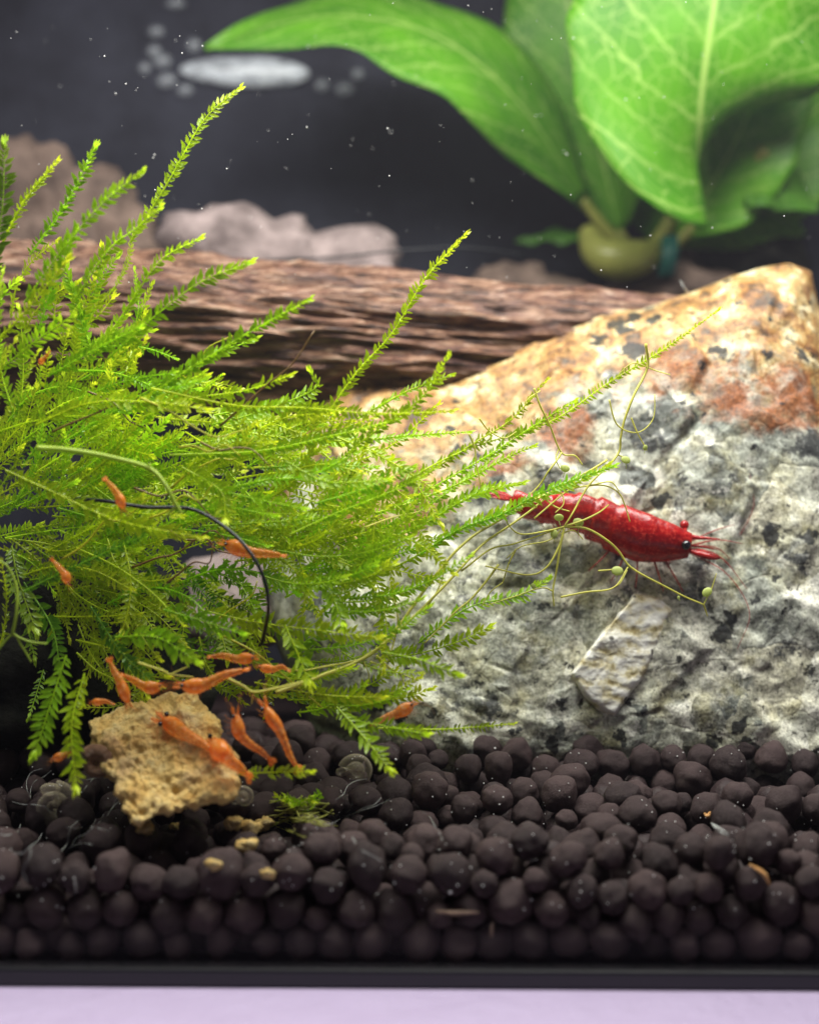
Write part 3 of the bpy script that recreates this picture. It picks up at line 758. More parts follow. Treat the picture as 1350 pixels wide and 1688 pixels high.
for k in range(84):
    if k<24: x=random.uniform(-20,330); y=random.uniform(870,1120); a=random.gauss(-.7,.7); ln=random.uniform(80,190); dp=random.uniform(1.5,2.5)
    else: x=random.uniform(300,560); y=random.uniform(700,930); a=random.gauss(.08,.32); ln=random.uniform(100,270); dp=random.uniform(1.5,2.5)
    cv=random.gauss(0,.25); q=[P(x+math.cos(a+cv*c)*ln*c/3,y-math.sin(a+cv*c)*ln*c/3,dp-.12*c) for c in range(4)]
    ex,ey=pix(q[-1])
    if (ex>300 and ey<640) or (335<ex<455 and 860<ey<1010): continue
    frond(b,q,random.uniform(.06,.095),random.choice([0,0,1]),.040)
o=b.build('inner_moss',M['moss'],moss,attr='tip'); o['kind']='stuff'; o['label']='dense darker shoots inside the clump'

for i in range(16):
    x=random.uniform(20,420); y=random.uniform(640,1080); a=random.gauss(.1,.7); ln=random.uniform(90,230); dp=random.uniform(.95,1.5)
    q=[P(x+math.cos(a+random.uniform(-.2,.2))*ln*k/4,y-math.sin(a+random.uniform(-.2,.2))*ln*k/4,dp) for k in range(5)]
    b=MB(); b.tube(spline(q,20),[.011-.0003*k for k in range(20)],5); b.build('bare_stem',M['moss_b'] if i%2 else M['stemmoss'],moss)
# tuft of green on the soil right of the tablet
tuft=empty('moss_tuft',soil_at(480,1330),'small yellow green moss tuft on the soil right of the food tablet','moss')
for i in range(9):
    a=random.uniform(0,6.28); p0=soil_at(470+random.uniform(-22,40),1335+random.uniform(-12,10),.03); 
    p1=p0+Vector((random.uniform(-.12,.16),random.uniform(-.08,.05),random.uniform(.02,.12))); p2=p1+Vector((random.uniform(-.06,.1),-.02,random.uniform(-.05,.05)))
    b=MB(); frond(b,[p0,p1,p2],.06,0,.03,.006); b.build('frond',M['moss_y'],tuft,attr='tip')

# ------------------------------------------------------------------ black thread tying the moss
b=MB(); b.tube(spline([P(120,822,1.25),P(175,826,1.0),P(240,836,.95),P(310,838,.95),P(355,858,.85),P(400,895,.75),P(432,945,.72),P(443,1000,.8),P(432,1062,1.2)],60),.017,6)
o=b.build('sewing_thread',M['thread']); tag(o,'black thread wound round the moss, curving down its middle','thread')
b=MB(); b.tube(spline([P(400,432,6.0),P(470,428,5.9),P(560,424,5.8),P(640,415,5.9),P(760,408,6.2),P(860,420,6.6)],50),.014,6)
o=b.build('sewing_thread',M['thread']); tag(o,'thin dark thread stretched above the driftwood log','thread')

# ------------------------------------------------------------------ bladderwort strands
def weed(root,strands,leaflets,mat,depthf):
    for px,r in strands:
        pts=spline([depthf(x,y) for x,y in px],max(10,len(px)*9))
        pts=[p+Vector((noise.noise(p*3)*.012,noise.noise(p*3+Vector((5,0,0)))*.03,noise.noise(p*3+Vector((9,0,0)))*.012)) for p in pts]
        n=len(pts); b=MB(); b.tube(pts,[1.3*r*(1-.4*i/(n-1)) for i in range(n)],6); b.build('strand',mat,root)
    for x,y,r in leaflets:
        c=depthf(x,y); k=r*PXC(c.y); b=MB(); m3=Matrix.Rotation(random.uniform(0,3),3,'Y')@Matrix.Rotation(random.uniform(-.4,.4),3,'X')
        b.ball((0,0,0),(k,.3*k,k*.78),14,8,m3); b.v=[tuple(Vector(v)+c) for v in b.v]
        b.tube([c+Vector((0,0,-k*.7)),c+Vector((random.uniform(-.02,.02),0,-k*1.9))],.0035,5)
        b.build('leaflet',M['leaflet'],root)
def wd(x,y): 
    y0=lerpl([450,700,900,1000,1200],[1.05,1.55,1.95,2.1,2.35],x)
    return P(x,y,y0+.08*noise.noise(Vector((x*.02,y*.02,1))))
bw=empty('bladderwort',wd(930,865),'thin yellow green bladderwort threads with tiny round leaflets trailing across the red shrimp','water weed')
weed(bw,[([(455,1140),(520,1118),(600,1085),(655,1035),(720,945),(770,892),(835,850),(930,800),(1000,758)],.014),
 ([(590,1090),(640,1055),(700,1000),(760,935),(805,890),(880,838),(935,790)],.012),
 ([(600,1086),(560,1095),(500,1105),(470,1100)],.008),
 ([(760,940),(810,905),(850,895),(930,868)],.008),
 ([(640,1090),(655,1030),(650,990),(640,985)],.007),
 ([(598,1088),(608,1110),(606,1128)],.006),([(620,1080),(650,1105),(690,1122)],.007),([(610,1090),(655,1108),(668,1128)],.006),
 ([(1063,566),(1067,605),(1045,650),(1030,690),(1024,720),(1018,750),(975,795),(945,845),(930,868)],.010),
 ([(1068,605),(1040,600),(1010,630)],.005),([(1067,605),(1085,612),(1105,618)],.005),
 ([(1005,660),(1018,700),(1050,712),(1075,690),(1078,650)],.006),([(1040,688),(1050,712),(1062,735),(1065,742)],.006),
 ([(1018,750),(1032,756)],.006),
 ([(930,868),(960,858),(985,845),(1002,832)],.009),([(930,868),(965,872),(1000,892),(1020,910),(1040,935),(1085,962),(1120,980),(1160,997)],.009),
 ([(930,868),(900,875),(860,880),(840,868),(825,840)],.007),([(930,870),(922,900),(900,935),(868,948),(800,932)],.009),
 ([(930,870),(924,900),(915,950),(911,975),(913,1000)],.009),([(911,975),(890,970),(840,985),(800,1000)],.006),
 ([(930,868),(905,890),(860,900),(835,920)],.006),([(925,880),(945,875),(960,890)],.006),
 ([(1160,997),(1166,1016)],.007),([(1160,997),(1172,970),(1180,945)],.005),
 ([(925,985),(960,978),(1010,968),(1035,935)],.008),([(985,940),(1018,938)],.007),([(1010,968),(1022,960),(1034,940)],.006),
 ([(880,640),(890,670),(905,700),(925,745),(948,750),(960,765)],.008),([(925,745),(905,775),(890,800),(862,828)],.008),
 ([(920,740),(915,755),(922,772)],.005),([(890,645),(868,660),(860,690)],.005),
 ([(772,716),(782,740),(785,765),(794,812)],.007),([(790,690),(805,710),(830,722),(850,712)],.006),
 ([(850,905),(838,930),(828,960)],.007),([(828,960),(810,975),(795,1000)],.006),([(822,930),(780,985),(750,1010),(700,1060)],.009),
 ([(895,820),(915,835),(940,842)],.007),([(880,855),(920,822),(945,806),(990,800),(1018,812),(1030,835),(1038,860)],.007),
 ([(905,800),(925,812),(930,830),(915,845)],.006),([(975,800),(1005,795),(1020,810)],.006),
 ([(600,870),(660,850),(720,840)],.006),([(700,1010),(725,965),(735,920)],.006)],
 [(921,853,8),(953,861,9),(913,880,8),(931,772,8),(1031,758,8),(1017,941,10),(1165,976,9),(641,984,6),(879,966,5),(1063,738,5),(1004,767,5),(1118,985,3)],M['strand'],wd)
td=empty('tendril',P(180,755,.8),'smooth pale green tendril arching over the left side of the moss','water weed')
weed(td,[([(60,738),(110,742),(180,754),(245,772),(275,800),(290,828),(300,846)],.020),([(245,765),(252,780)],.014),([(290,836),(268,858)],.012)],[],M['tendril'],lambda x,y:P(x,y,.62))
t2=empty('tendril',P(20,1048,.8),'thin forked green tendril at the left edge below the moss','water weed')
weed(t2,[([(-15,1085),(20,1047),(35,1065),(52,1092)],.010),([(20,1047),(28,1010),(28,970),(14,935),(-12,918)],.012),([(20,1047),(50,1058),(78,1061)],.009)],[],M['tendril'],lambda x,y:P(x,y,.75))
t3=empty('tendril',P(420,1128,.8),'yellow forked tendril between the young shrimp above the tablet','water weed')
weed(t3,[([(375,1118),(400,1130),(418,1140),(450,1134),(500,1122)],.011),([(418,1140),(415,1160)],.007),([(228,1092),(270,1105),(283,1112),(320,1117)],.008),([(283,1112),(310,1100)],.006)],[],M['strand'],lambda x,y:P(x,y,.80))

# ------------------------------------------------------------------ shrimp
PROF_T=[0,.04,.10,.18,.28,.38,.44,.50,.60,.70,.80,.90,1.0]
PROF_H=[.022,.040,.062,.082,.098,.100,.094,.088,.075,.062,.049,.037,.026]
def blade(b,p0,d,ln,wd_,nrm,a=.7,n=6):
    d=d.normalized(); s=d.cross(nrm).normalized(); vs=[];fs=[]
    for i in range(n+1):
        t=i/n; w=wd_*math.sin(math.pi*min(1,.12+t*.80))**.7*(1 if i<n else .25)
        c=p0+d*ln*t
        vs+=[c-s*w,c+nrm*w*.25,c+s*w,c-nrm*w*.12]
    for i in range(n):
        for k in range(4): fs.append((i*4+k,i*4+(k+1)%4,(i+1)*4+(k+1)%4,(i+1)*4+k))
    fs+=[(3,2,1,0),(n*4,n*4+1,n*4+2,n*4+3)]
    b.add(vs,fs,[a]*len(vs))
def shrimp(label,spine,mat,up,H=None,adult=False,wk=.78,ant=1.0,legs=True,group=None,abd=.75):
    """spine: world points from head front to tail base; up: dorsal direction"""
    spine=[Vector(p) for p in spine]; ln=plen(spine); n=70 if adult else 44; ns=24 if adult else 14
    pts=spline(spine,n)
    root=empty('shrimp',pts[n//3],label,'shrimp',group)
    Lb=ln
    fr=[]
    for i in range(n):
        T=(pts[max(i-1,0)]-pts[min(i+1,n-1)]).normalized()   # forward
        U=(up-T*up.dot(T)).normalized(); S=T.cross(U); fr.append((T,U,S))
    hh=lambda t:(lerpl(PROF_T,PROF_H,t) if H is None else lerpl(H[0],H[1],t)/Lb)*Lb
    def ring(b,i,t,grow,at):
        T,U,S=fr[i]; h=hh(t)*grow; w=h*wk
        vs=[]
        for k in range(ns):
            f=2*math.pi*k/ns; c_,s_=math.cos(f),math.sin(f)
            yv=s_*(1.0 if s_>0 else 1.08); xv=c_*(1-.18*max(0,s_)**2)*(1-.10*max(0,-s_))
            vs.append(pts[i]+U*h*yv+S*w*xv)
        b.v.extend([tuple(v) for v in vs]); b.a.extend([at-.18*(math.sin(2*math.pi*k/ns)<-.75) for k in range(ns)])
    b=MB(); j=0
    for i in range(n):
        t=i/(n-1)
        # carapace then six overlapping abdominal rings
        g=1.0
        if t>.42:
            u=((t-.42)/.58*6)%1.0; g=.90+.19*u if t<.985 else 1.0
            g*= 1.0
        ring(b,i,t,g,1.0 if t<.42 else abd); j+=1
    for i in range(n-1):
        for k in range(ns): b.f.append((i*ns+k,i*ns+(k+1)%ns,(i+1)*ns+(k+1)%ns,(i+1)*ns+k))
    b.f.append(tuple(range(ns-1,-1,-1))); b.f.append(tuple(range((n-1)*ns,n*ns)))
    b.build('body',mat,root,attr='shade')
    T,U,S=fr[0]; h0=hh(.05); hd=pts[0]
    # rostrum
    b=MB(); q=[hd+U*h0*.55-T*Lb*.02,hd+U*h0*.62+T*Lb*.05,hd+U*h0*.75+T*Lb*(.15 if adult else .11)]
    b.tube(spline(q,8),[Lb*.018*(1-.85*i/7) for i in range(8)],6,[.9]*8)
    b.build('rostrum',mat,root,attr='shade')
    for s in (1,-1):
        e=hd-T*Lb*.015+U*h0*((.35 if s>0 else .95) if adult else .5)+S*s*hh(.06)*(1.02 if adult else .95)-T*Lb*(.02 if adult else 0)
        b=MB(); b.ball(e,Lb*(.026 if adult else .034),12,8,None,1.0); b.build('eye',M['eye'] if (s>0 or not adult) else mat,root,attr='shade' if adult and s<0 else None)
        b=MB(); b.tube([hd-T*Lb*.04+U*h0*.1+S*s*h0*.35,e-(e-hd)*.15],Lb*.014,6,[.9,.9]); b.build('eye_stalk',mat,root,attr='shade')
        b=MB(); blade(b,hd+S*s*h0*.5-U*h0*.15,T+S*s*.12-U*.05,Lb*(.17 if adult else .15),Lb*(.034 if adult else .03),(U+S*s*.5).normalized(),.75 if adult else .5); b.build('antennal_scale',mat,root,attr='shade')
        # antennules and antennae
        for q_,lf,uz in ((0,.24,.10),(1,.32,-.12)):
            a0=hd+S*s*h0*.35+U*h0*(.1-.3*q_); b=MB()
            pp=spline([a0,a0+T*Lb*lf*.5*ant+U*Lb*(.04+uz*.3)+S*s*Lb*.04,a0+T*Lb*lf*ant+U*Lb*uz+S*s*Lb*.12],12)
            b.tube(pp,[Lb*.0065*(1-.8*i/11) for i in range(12)],5,[.22]*12); b.build('antennule',mat,root,attr='shade')
        a0=hd+S*s*h0*.5-U*h0*.35; b=MB()
        pp=spline([a0,a0+T*Lb*.2*ant-U*Lb*.05+S*s*Lb*.08,a0+T*Lb*.34*ant-U*Lb*.2*s+S*s*Lb*.2,a0+T*Lb*.3*ant-U*Lb*.38*s+S*s*Lb*.3],18)
        b.tube(pp,[Lb*.0042*(1-.7*i/17) for i in range(18)],5,[.05]*18); b.build('antenna',mat,root,attr='shade')
        if legs:
            for k in range(5 if adult else 4):
                t=.12+.065*k; i=int(t*(n-1)); T2,U2,S2=fr[i]; h=hh(t)
                a0=pts[i]-U2*h*.95+S2*s*h*.35
                fw=.09-.035*k
                kn=a0-U2*Lb*.055+S2*s*Lb*.05+T2*Lb*fw*.6; ft=kn-U2*Lb*.075+S2*s*Lb*.015+T2*Lb*fw*.7
                b=MB(); b.tube(spline([a0,kn,ft],9),[Lb*.0068*(1-.65*q/8) for q in range(9)],5,[.30 if adult else .30]*9); b.build('leg',mat,root,attr='shade')
            for k in range(5 if adult else 3):
                t=.50+.075*k*(1 if adult else 1.5); i=min(n-1,int(t*(n-1))); T2,U2,S2=fr[i]; h=hh(t)
                b=MB(); blade(b,pts[i]-U2*h*.8+S2*s*h*.3,-U2+T2*.45+S2*s*.2,Lb*.055,Lb*.016,T2,.35); b.build('pleopod',mat,root,attr='shade')
    # tail fan
    T,U,S=fr[-1]; e=pts[-1]
    for s,ln_ in ((0,.13),(.45,.15),(-.45,.15),(.85,.13),(-.85,.13)):
        b=MB(); blade(b,e+S*s*hh(1)*.4,-T+S*s*.75-U*.08*abs(s),Lb*ln_,Lb*.030,U,.62 if adult else .5); b.build('tail_fan_blade',mat,root,attr='shade')
    return root
V=Vector
ys=min(on_rock(x,y).y for x,y in ((1130,900),(1080,920),(1030,900),(980,860),(920,840)))-.23
sp_px=[(1136,899),(1100,893),(1060,885),(1020,870),(980,853),(942,841),(905,838),(872,834),(843,822)]
shrimp('adult bright red shrimp clinging to the granite rock, head to the right',[P(x,y,ys+(.10 if i>5 else 0)) for i,(x,y) in enumerate(sp_px)],M['red'],
  V((.27,-.36,1)),H=([0,.115,.25,.39,.52,.66,.79,.90,1.0],[PXC(ys)*q for q in (21,32,41,40,34,28,24,20,17)]),adult=True,abd=.86)
def baby(label,px,dep,upv,d2=None,ant=1.0,wk=.8,k=1.0):
    n=len(px)
    pts=[p if isinstance(p,Vector) else P(p[0],p[1],dep+((d2-dep)*i/(n-1) if d2 is not None else 0)) for i,p in enumerate(px)]
    ln=plen(pts)
    H=([0,.04,.10,.18,.26,.34,.42,.52,.65,.8,.9,1.0],[ln*k*q for q in (.05,.08,.115,.142,.152,.145,.122,.104,.092,.08,.064,.048)])
    shrimp(label,pts,M['orange'],V(upv),H=H,group='young orange shrimp',ant=ant,wk=wk,abd=.60)
fp=lambda x,y:on_food(x,y,.07)
baby('young orange shrimp resting over the black thread in the upper left moss',[(203,838),(198,822),(188,806),(176,792)],.55,(.5,-1,.3),k=1.25)
baby('young orange shrimp half hidden in the dark moss at the left, highest below the thread',[(112,962),(108,948),(98,935),(88,924)],.8,(-.6,-.6,.3),k=1.3)
baby('young orange shrimp in the dark gap behind the curve of the black thread, head left',[(372,896),(390,902),(412,910),(435,912),(462,915)],1.0,(.1,-.4,1),k=.95)
baby('young orange shrimp hanging head down above the left part of the tablet',[(211,1158),(205,1140),(196,1118),(188,1105),(183,1092)],.75,(.4,-1,.1),k=1.1)
baby('young orange shrimp facing right above the tablet beside the head down one',[(266,1130),(250,1133),(236,1130),(222,1122),(206,1114)],.85,(.1,-.4,1),k=1.15)
baby('young orange shrimp with long pale back stretched across the moss above the tablet',[(300,1130),(320,1131),(342,1126),(370,1113),(400,1105)],.75,(-.2,-.35,1),k=.85)
baby('young orange shrimp facing right just above the long stretched one',[(418,1084),(405,1085),(390,1086),(370,1081),(350,1082)],.9,(0,-.5,1),k=1.0)
baby('young orange shrimp facing left at the right end of the group above the tablet',[(428,1099),(440,1102),(452,1103),(464,1099),(474,1104)],.9,(0,-.5,1),k=1.1)
baby('small dim orange shrimp peeking out left above the tablet',[(152,1158),(163,1157),(174,1156),(186,1160)],.95,(0,-.5,1),k=1.3)
baby('orange shrimp lying diagonally on the face of the tablet, head upper left',[fp(268,1186),fp(285,1196),fp(305,1209),fp(326,1220),fp(350,1236)],.5,(.3,-1,.5),ant=.4,k=.95)
baby('orange shrimp on the right edge of the tablet, tail at the lower right',[fp(352,1222)+V((0,-.02,0)),P(364,1238,.50),P(378,1252,.52),P(393,1264,.55),P(406,1276,.6)],.5,(.6,-.7,.5),ant=.3,k=.9)
baby('round bellied orange shrimp right of the tablet with tail lower right',[(390,1178),(392,1196),(397,1212),(414,1228),(430,1238),(444,1251)],.75,(.5,-.8,.2),k=.95)
baby('slender orange shrimp seen from above, rightmost of the pair beside the tablet',[(438,1164),(447,1182),(459,1200),(469,1222),(478,1245),(488,1262)],.75,(.2,-1,.3),k=.8)
baby('young orange shrimp at the lower right edge of the moss, head to upper right',[(680,1161),(667,1169),(652,1177),(636,1183),(616,1194)],1.1,(-.3,-.3,1),k=1.0)
baby('tiny orange shrimp on the soil left of the tablet',[(88,1252),(100,1247),(112,1243),(126,1241)],.7,(.1,-.5,1),k=1.3)
baby('tiny orange shrimp buried high in the moss near the left edge',[(66,600),(70,594),(76,588),(82,580)],.9,(-.5,-.8,.5),k=1.4)

# ------------------------------------------------------------------ broad leaved plant
def leaf(name,mid,wid,mat,parent,nrm,cup=.25,ripple=.04,nu=18,nv=44,seed=0.0,wave=3.0):
    """mid: world points base > tip, wid: half widths along it, nrm: side that faces the light"""
    ct=spline(mid,nv); vs=[];fs=[];U_=[];V_=[]
    for j,c in enumerate(ct):
        t=j/(nv-1); T=(ct[min(j+1,nv-1)]-ct[max(j-1,0)]).normalized(); N=(Vector(nrm)-T*T.dot(Vector(nrm))).normalized(); S=T.cross(N)
        w=lerpl(np.linspace(0,1,len(wid)),wid,t)
        for i in range(nu+1):
            u=-1+2*i/nu
            ww=w*(1+.05*noise.noise(Vector((t*9,seed,u>0)))) 
            rp=ripple*math.sin(t*wave*6.28+seed+ (1.5 if u>0 else 0))*abs(u)**2 + ripple*.7*noise.noise(Vector((u*1.5,t*5,seed)))
            vein=-.018*math.exp(-(u/.07)**2)
            vs.append(c+S*u*ww+N*(cup*w*(abs(u)**1.6)*-1+rp+vein)); U_.append(u); V_.append(t)
    for j in range(nv-1):
        for i in range(nu):
            a=j*(nu+1)+i; fs.append((a,a+1,a+nu+2,a+nu+1))
    b=MB(); b.add(vs,fs); me=b.mesh(name,mat)
    for an,vals in (('u',U_),('v',V_)):
        at=me.attributes.new(an,'FLOAT','POINT'); at.data.foreach_set('value',vals)
    o=bpy.data.objects.new(name,me); C.objects.link(o); o.parent=parent; o.matrix_parent_inverse=Matrix.Translation(-parent.location)
    m=o.modifiers.new('thickness','SOLIDIFY'); m.thickness=.022; m.offset=0
    return o
k6=PXC(7.7)
plant=empty('broad_leaved_plant',P(1050,440,8.10),'broad leaved water plant with large veined green leaves filling the upper right','water plant')
leaf('leaf',[P(960,330,8.00),P(870,185,7.50),P(750,75,7.10),P(610,28,6.90),P(480,34,6.70),P(338,82,6.60)],[k6*q for q in (14,84,118,120,96,56,3)],M['leaf'],plant,(-.15,-.75,.65),seed=1.2,ripple=.05,cup=.12)
leaf('leaf',[P(1020,380,8.30),P(985,230,8.10),P(955,90,8.00),P(920,-60,8.00),P(890,-190,8.20)],[k6*q for q in (14,110,135,120,75,3)],M['leaf'],plant,(-.2,-.9,.35),seed=3.4,cup=.2)
leaf('leaf',[P(1150,345,7.2),P(1150,250,6.4),P(1158,140,6.0),P(1178,0,5.9),P(1195,-120,6.0),P(1205,-230,6.2)],[PXC(6.3)*q for q in (40,150,205,228,215,150,4)],M['leaf'],plant,(.18,-.8,.55),seed=5.1,ripple=.06,cup=.12)
leaf('leaf',[P(1130,400,8.3),P(1215,330,8.1),P(1310,215,8.0),P(1420,110,8.1)],[k6*q for q in (14,86,110,90,3)],M['leaf'],plant,(.1,-.8,.6),seed=21.7,cup=.15)
leaf('leaf',[P(1110,390,8.0),P(1180,290,7.5),P(1240,170,7.3),P(1275,40,7.4)],[k6*q for q in (14,90,105,90,3)],M['leaf'],plant,(.1,-.8,.6),seed=41.7,cup=.12)
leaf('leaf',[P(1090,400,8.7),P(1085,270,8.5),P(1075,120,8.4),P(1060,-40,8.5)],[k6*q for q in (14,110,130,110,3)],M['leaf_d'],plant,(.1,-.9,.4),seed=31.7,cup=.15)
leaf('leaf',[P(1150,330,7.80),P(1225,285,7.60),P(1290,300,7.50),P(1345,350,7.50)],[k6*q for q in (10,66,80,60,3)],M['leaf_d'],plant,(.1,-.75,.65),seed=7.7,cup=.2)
leaf('leaf',[P(1120,400,8.10),P(1190,350,8.00),P(1260,350,7.90),P(1325,385,7.90)],[k6*q for q in (10,52,66,50,3)],M['leaf'],plant,(.1,-.8,.5),seed=9.7,cup=.2)
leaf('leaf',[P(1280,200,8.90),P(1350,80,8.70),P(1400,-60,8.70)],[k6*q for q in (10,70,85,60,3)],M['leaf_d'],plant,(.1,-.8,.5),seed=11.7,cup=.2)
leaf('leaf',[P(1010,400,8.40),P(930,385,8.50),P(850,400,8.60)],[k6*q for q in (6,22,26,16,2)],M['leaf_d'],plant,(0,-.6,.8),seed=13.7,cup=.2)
def stalk(pts,r0,r1):
    b=MB(); q=spline(pts,24); b.tube(q,[r0+(r1-r0)*i/23 for i in range(24)],9); b.build('leaf_stalk',M['stalk'],plant)
stalk([P(1040,420,8.20),P(1000,380,8.10),P(960,330,8.00)],.10,.06)
stalk([P(1050,420,8.30),P(1030,400,8.30),P(1020,380,8.30)],.10,.06)
stalk([P(1065,420,8.20),P(1090,390,8.00),P(1105,360,7.90)],.13,.08)
stalk([P(1085,425,8.00),P(1170,350,7.70),P(1225,290,7.50),P(1262,245,7.30)],.07,.10)
stalk([P(1085,425,8.10),P(1110,410,8.10),P(1120,400,8.10)],.07,.05)
stalk([P(1090,425,8.40),P(1200,330,8.80),P(1280,200,8.90)],.07,.05)
stalk([P(1040,425,8.30),P(1010,400,8.40)],.07,.05)
b=MB(); q=spline([P(968,380,8.20),P(985,415,8.00),P(1020,428,7.90),P(1060,422,7.90),P(1088,408,8.10)],26); b.tube(q,[.12+.14*math.sin(math.pi*i/25) for i in range(26)],12); b.build('rhizome',M['stalk'],plant)
b=MB(); 
for k in range(20):
    t=2*math.pi*k/19
q=[P(1102,422,7.90)+Vector((.16*math.cos(2*math.pi*k/24),.16*math.sin(2*math.pi*k/24),0)) for k in range(25)]
vs=[]
for k in range(24):
    d=Vector((math.cos(2*math.pi*k/24),math.sin(2*math.pi*k/24),0)); c=P(1102,418,7.90)
    for r_,z in ((.085,-.30),(.085,.22),(.12,.22),(.12,-.30)): vs.append(c+d*r_+Vector((.12*z,0,z)))
fs=[(k*4+i,k*4+(i+1)%4,((k+1)%24)*4+(i+1)%4,((k+1)%24)*4+i) for k in range(24) for i in range(4)]
b.add(vs,fs); o=b.build('plant_ring',M['teal']); tag(o,'small teal plastic ring at the foot of the broad leaved plant','ring')

# ------------------------------------------------------------------ lamp reflection on the black back, modelled as white discs
def glint(px,py,rx,ry,label,seed=0):
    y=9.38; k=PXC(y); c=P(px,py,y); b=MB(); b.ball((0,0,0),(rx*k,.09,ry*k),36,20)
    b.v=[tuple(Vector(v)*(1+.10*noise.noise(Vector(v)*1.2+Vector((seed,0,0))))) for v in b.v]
    o=b.build('lamp_glint',M['glint' if rx>50 else 'glint_faint']); o.location=c; o.rotation_euler=(0,random.uniform(-.05,.05),0); tag(o,label,'lamp reflection','painted lamp reflections on the black back pane')
for i,a in enumerate([(405,118,108,26,'large flat white oval painted as lamp reflection under the tip of the left leaf'),(255,84,14,13,'small round lamp reflection dot, upper of two left of the large oval'),(268,100,17,14,'round lamp reflection dot touching the left end of the large oval'),
  (275,132,18,14,'lamp reflection dot below the left end of the large oval'),(306,148,15,12,'lamp reflection dot lowest at the left of the large oval'),(239,112,12,12,'leftmost small lamp reflection dot of the row beside the large oval'),(320,74,14,14,'single lamp reflection dot above the large oval beside the leaf tip'),
  (531,140,14,13,'lamp reflection dot just right of the large oval'),(568,146,18,14,'lamp reflection dot lowest at the right of the large oval'),(590,122,13,12,'rightmost lamp reflection dot of the row beside the large oval'),(290,6,18,10,'lamp reflection dot at the top edge above the leaf tip'),(258,52,15,12,'faint lamp reflection dot highest in the left column of dots')]): glint(*a,seed=i)

# ------------------------------------------------------------------ snails, shell bits, debris
def snail(c,r,mat,label,tilt):
    root=empty('snail',c,label,'snail'); b=MB(); n=90; m3=Matrix.Rotation(tilt,3,'Y')@Matrix.Rotation(R(80),3,'X')
    pts=[];rad=[]
    for i in range(n):
        t=i/(n-1); a=t*2*math.pi*2.6; q=r*(.08+.60*t**1.4)
        pts.append(c+m3@Vector((q*math.cos(a),q*math.sin(a),.12*r*(1-t)))); rad.append(r*(.05+.36*t**1.2))
    b.tube(pts,rad,12); b.build('shell',mat,root)
    b=MB(); T=(pts[-1]-pts[-2]).normalized(); b.ball(pts[-1]+T*r*.2,(r*.42,r*.3,r*.26),12,8); b.build('foot',M['film'],root)
snail(soil_at(402,1314,.10),.105,M['film'],'small clear shelled snail at the lower right corner of the tablet',.4)
snail(P(160,1258,.85),.16,M['shell'],'brown shelled snail behind the left edge of the tablet',1.2)
snail(soil_at(92,1330,.03),.22,M['film'],'clear shelled snail sitting on a pellet left of the tablet',2.2)
snail(soil_at(588,1272,.03),.17,M['film'],'clear shelled snail on the soil under the brightest down hanging shoot',.9)
c=soil_at(938,1208,.05); b=MB(); b.tube(spline([c+V((-.06,0,.05)),c+V((0,-.03,.07)),c+V((.05,-.03,.03)),c+V((.05,-.02,-.05))],20),[.010+.016*math.sin(math.pi*i/19) for i in range(20)],8)
o=b.build('shell_fragment',M['ring']); tag(o,'tiny curved orange shell fragment on the soil at the foot of the rock','shell')
def sliver(pts,r,mat,label):
    b=MB(); q=spline(pts,14); b.tube(q,[r*math.sin(math.pi*(.12+.76*i/13)) for i in range(14)],6); o=b.build('debris_sliver',mat); tag(o,label,'debris','bits of debris in the soil')
g=lambda x,y:soil_at(x,y,.02)
sliver([P(718,1502,.03),P(750,1505,.02),P(790,1504,.03)],.022,M['twig'],'reddish brown sliver pressed level against the glass low in the soil')
sliver([g(1172,1357),g(1186,1368),g(1200,1376)],.022,M['biofilm'],'short white sliver between pellets below the rock at the right')
sliver([g(1160,1340),g(1166,1346),g(1170,1338)],.02,M['ring'],'tiny tan chip just above the short white sliver')
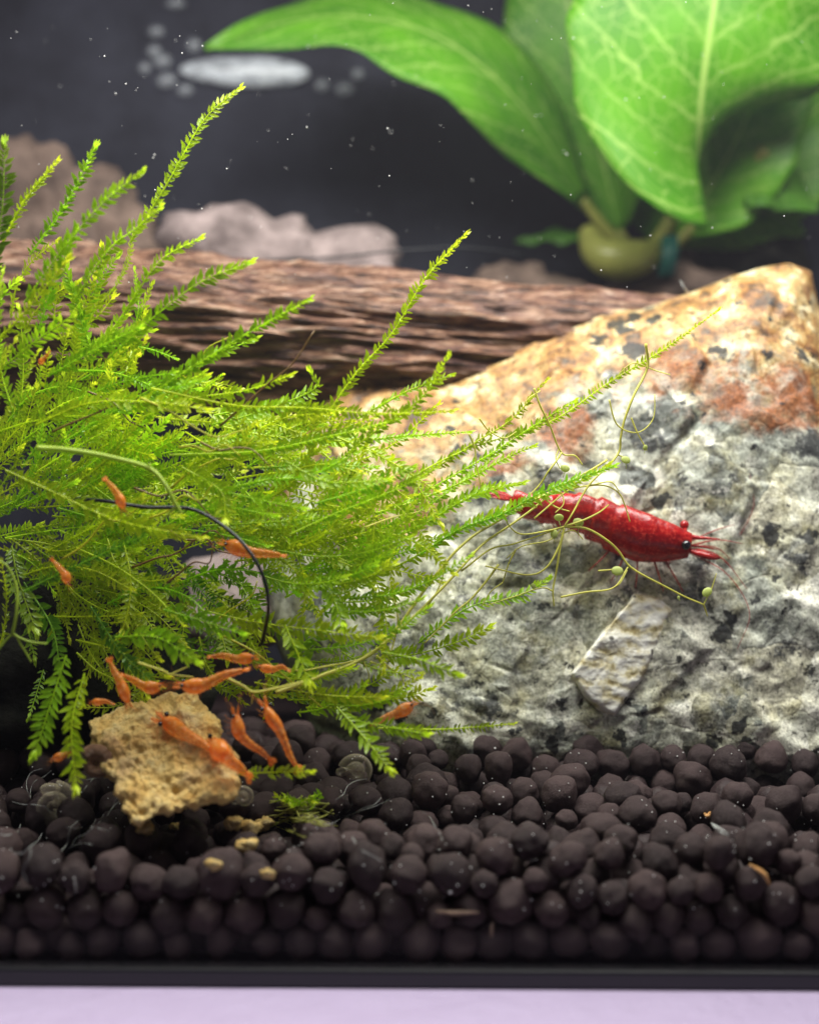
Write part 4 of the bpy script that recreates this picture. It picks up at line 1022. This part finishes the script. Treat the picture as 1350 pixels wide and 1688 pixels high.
sliver([g(1235,1425),g(1258,1440),g(1268,1458)],.02,M['ring'],'bent tan root bit among the pellets at the right')
sliver([P(812,1520,.05),P(810,1535,.04),P(811,1548,.05)],.014,M['twig'],'short upright brown sliver near the bottom of the soil')
sliver([on_rock(1120,462,.05,4),on_rock(1130,478,.05,4),on_rock(1140,486,.02,4)],.012,M['biofilm'],'white hair standing on the ridge of the rock')
b=MB()
for i in range(20):
    x=random.uniform(20,215);y=random.uniform(1285,1440)
    if i>13: x=random.uniform(480,700);y=random.uniform(1270,1380)
    p=[soil_at(x,y,.03)]; a=random.uniform(0,6.28)
    for k in range(4):
        x+=math.cos(a)*18;y+=math.sin(a)*14;a+=random.uniform(-.5,.9); p.append(soil_at(x,y,.035))
    b.tube(spline(p,16),[.003+.003*random.random()]*16,5)
o=b.build('biofilm',M['biofilm']); tag(o,'wispy white biofilm threads over the soil beside the tablet','biofilm',kind='stuff')
b=MB()
for i in range(46):
    x=random.uniform(440,520);y=random.uniform(1315,1365); p=[soil_at(x,y,.02)];a=random.uniform(-.6,.6)
    for k in range(3): x+=math.cos(a)*14;y+=math.sin(a)*9;a+=random.uniform(-.6,.6);p.append(soil_at(x,y,.04))
    b.tube(spline(p,10),[.008*random.uniform(.5,1.2)]*10,5)
o=b.build('plant_fibres',M['stalk']); tag(o,'pale yellow plant fibres on the soil right of the tablet','plant debris',kind='stuff')
b=MB()
for i in range(330):
    x=random.uniform(0,1350); y=random.uniform(1225,1500); p=soil_at(x,y,-.004); b.ball(p,random.choice([.004,.005,.006,.007,.013 if i%9==0 else .005]),6,4)
o=b.build('soil_grit',M['speck']); tag(o,'tiny pale grit specks on the soil pellets','grit',kind='stuff')
b=MB()
for i in range(170):
    x=random.uniform(0,1350)**1.0; y=random.uniform(0,480) if i<210 else random.uniform(480,1200); d=random.uniform(.15,5.5)
    b.ball(P(x,y,d),random.choice([.0022,.003,.003,.004,.006])*(1+d*.05),6,4)
o=b.build('suspended_particles',M['speck']); tag(o,'tiny white particles drifting in the water','particles',kind='stuff')
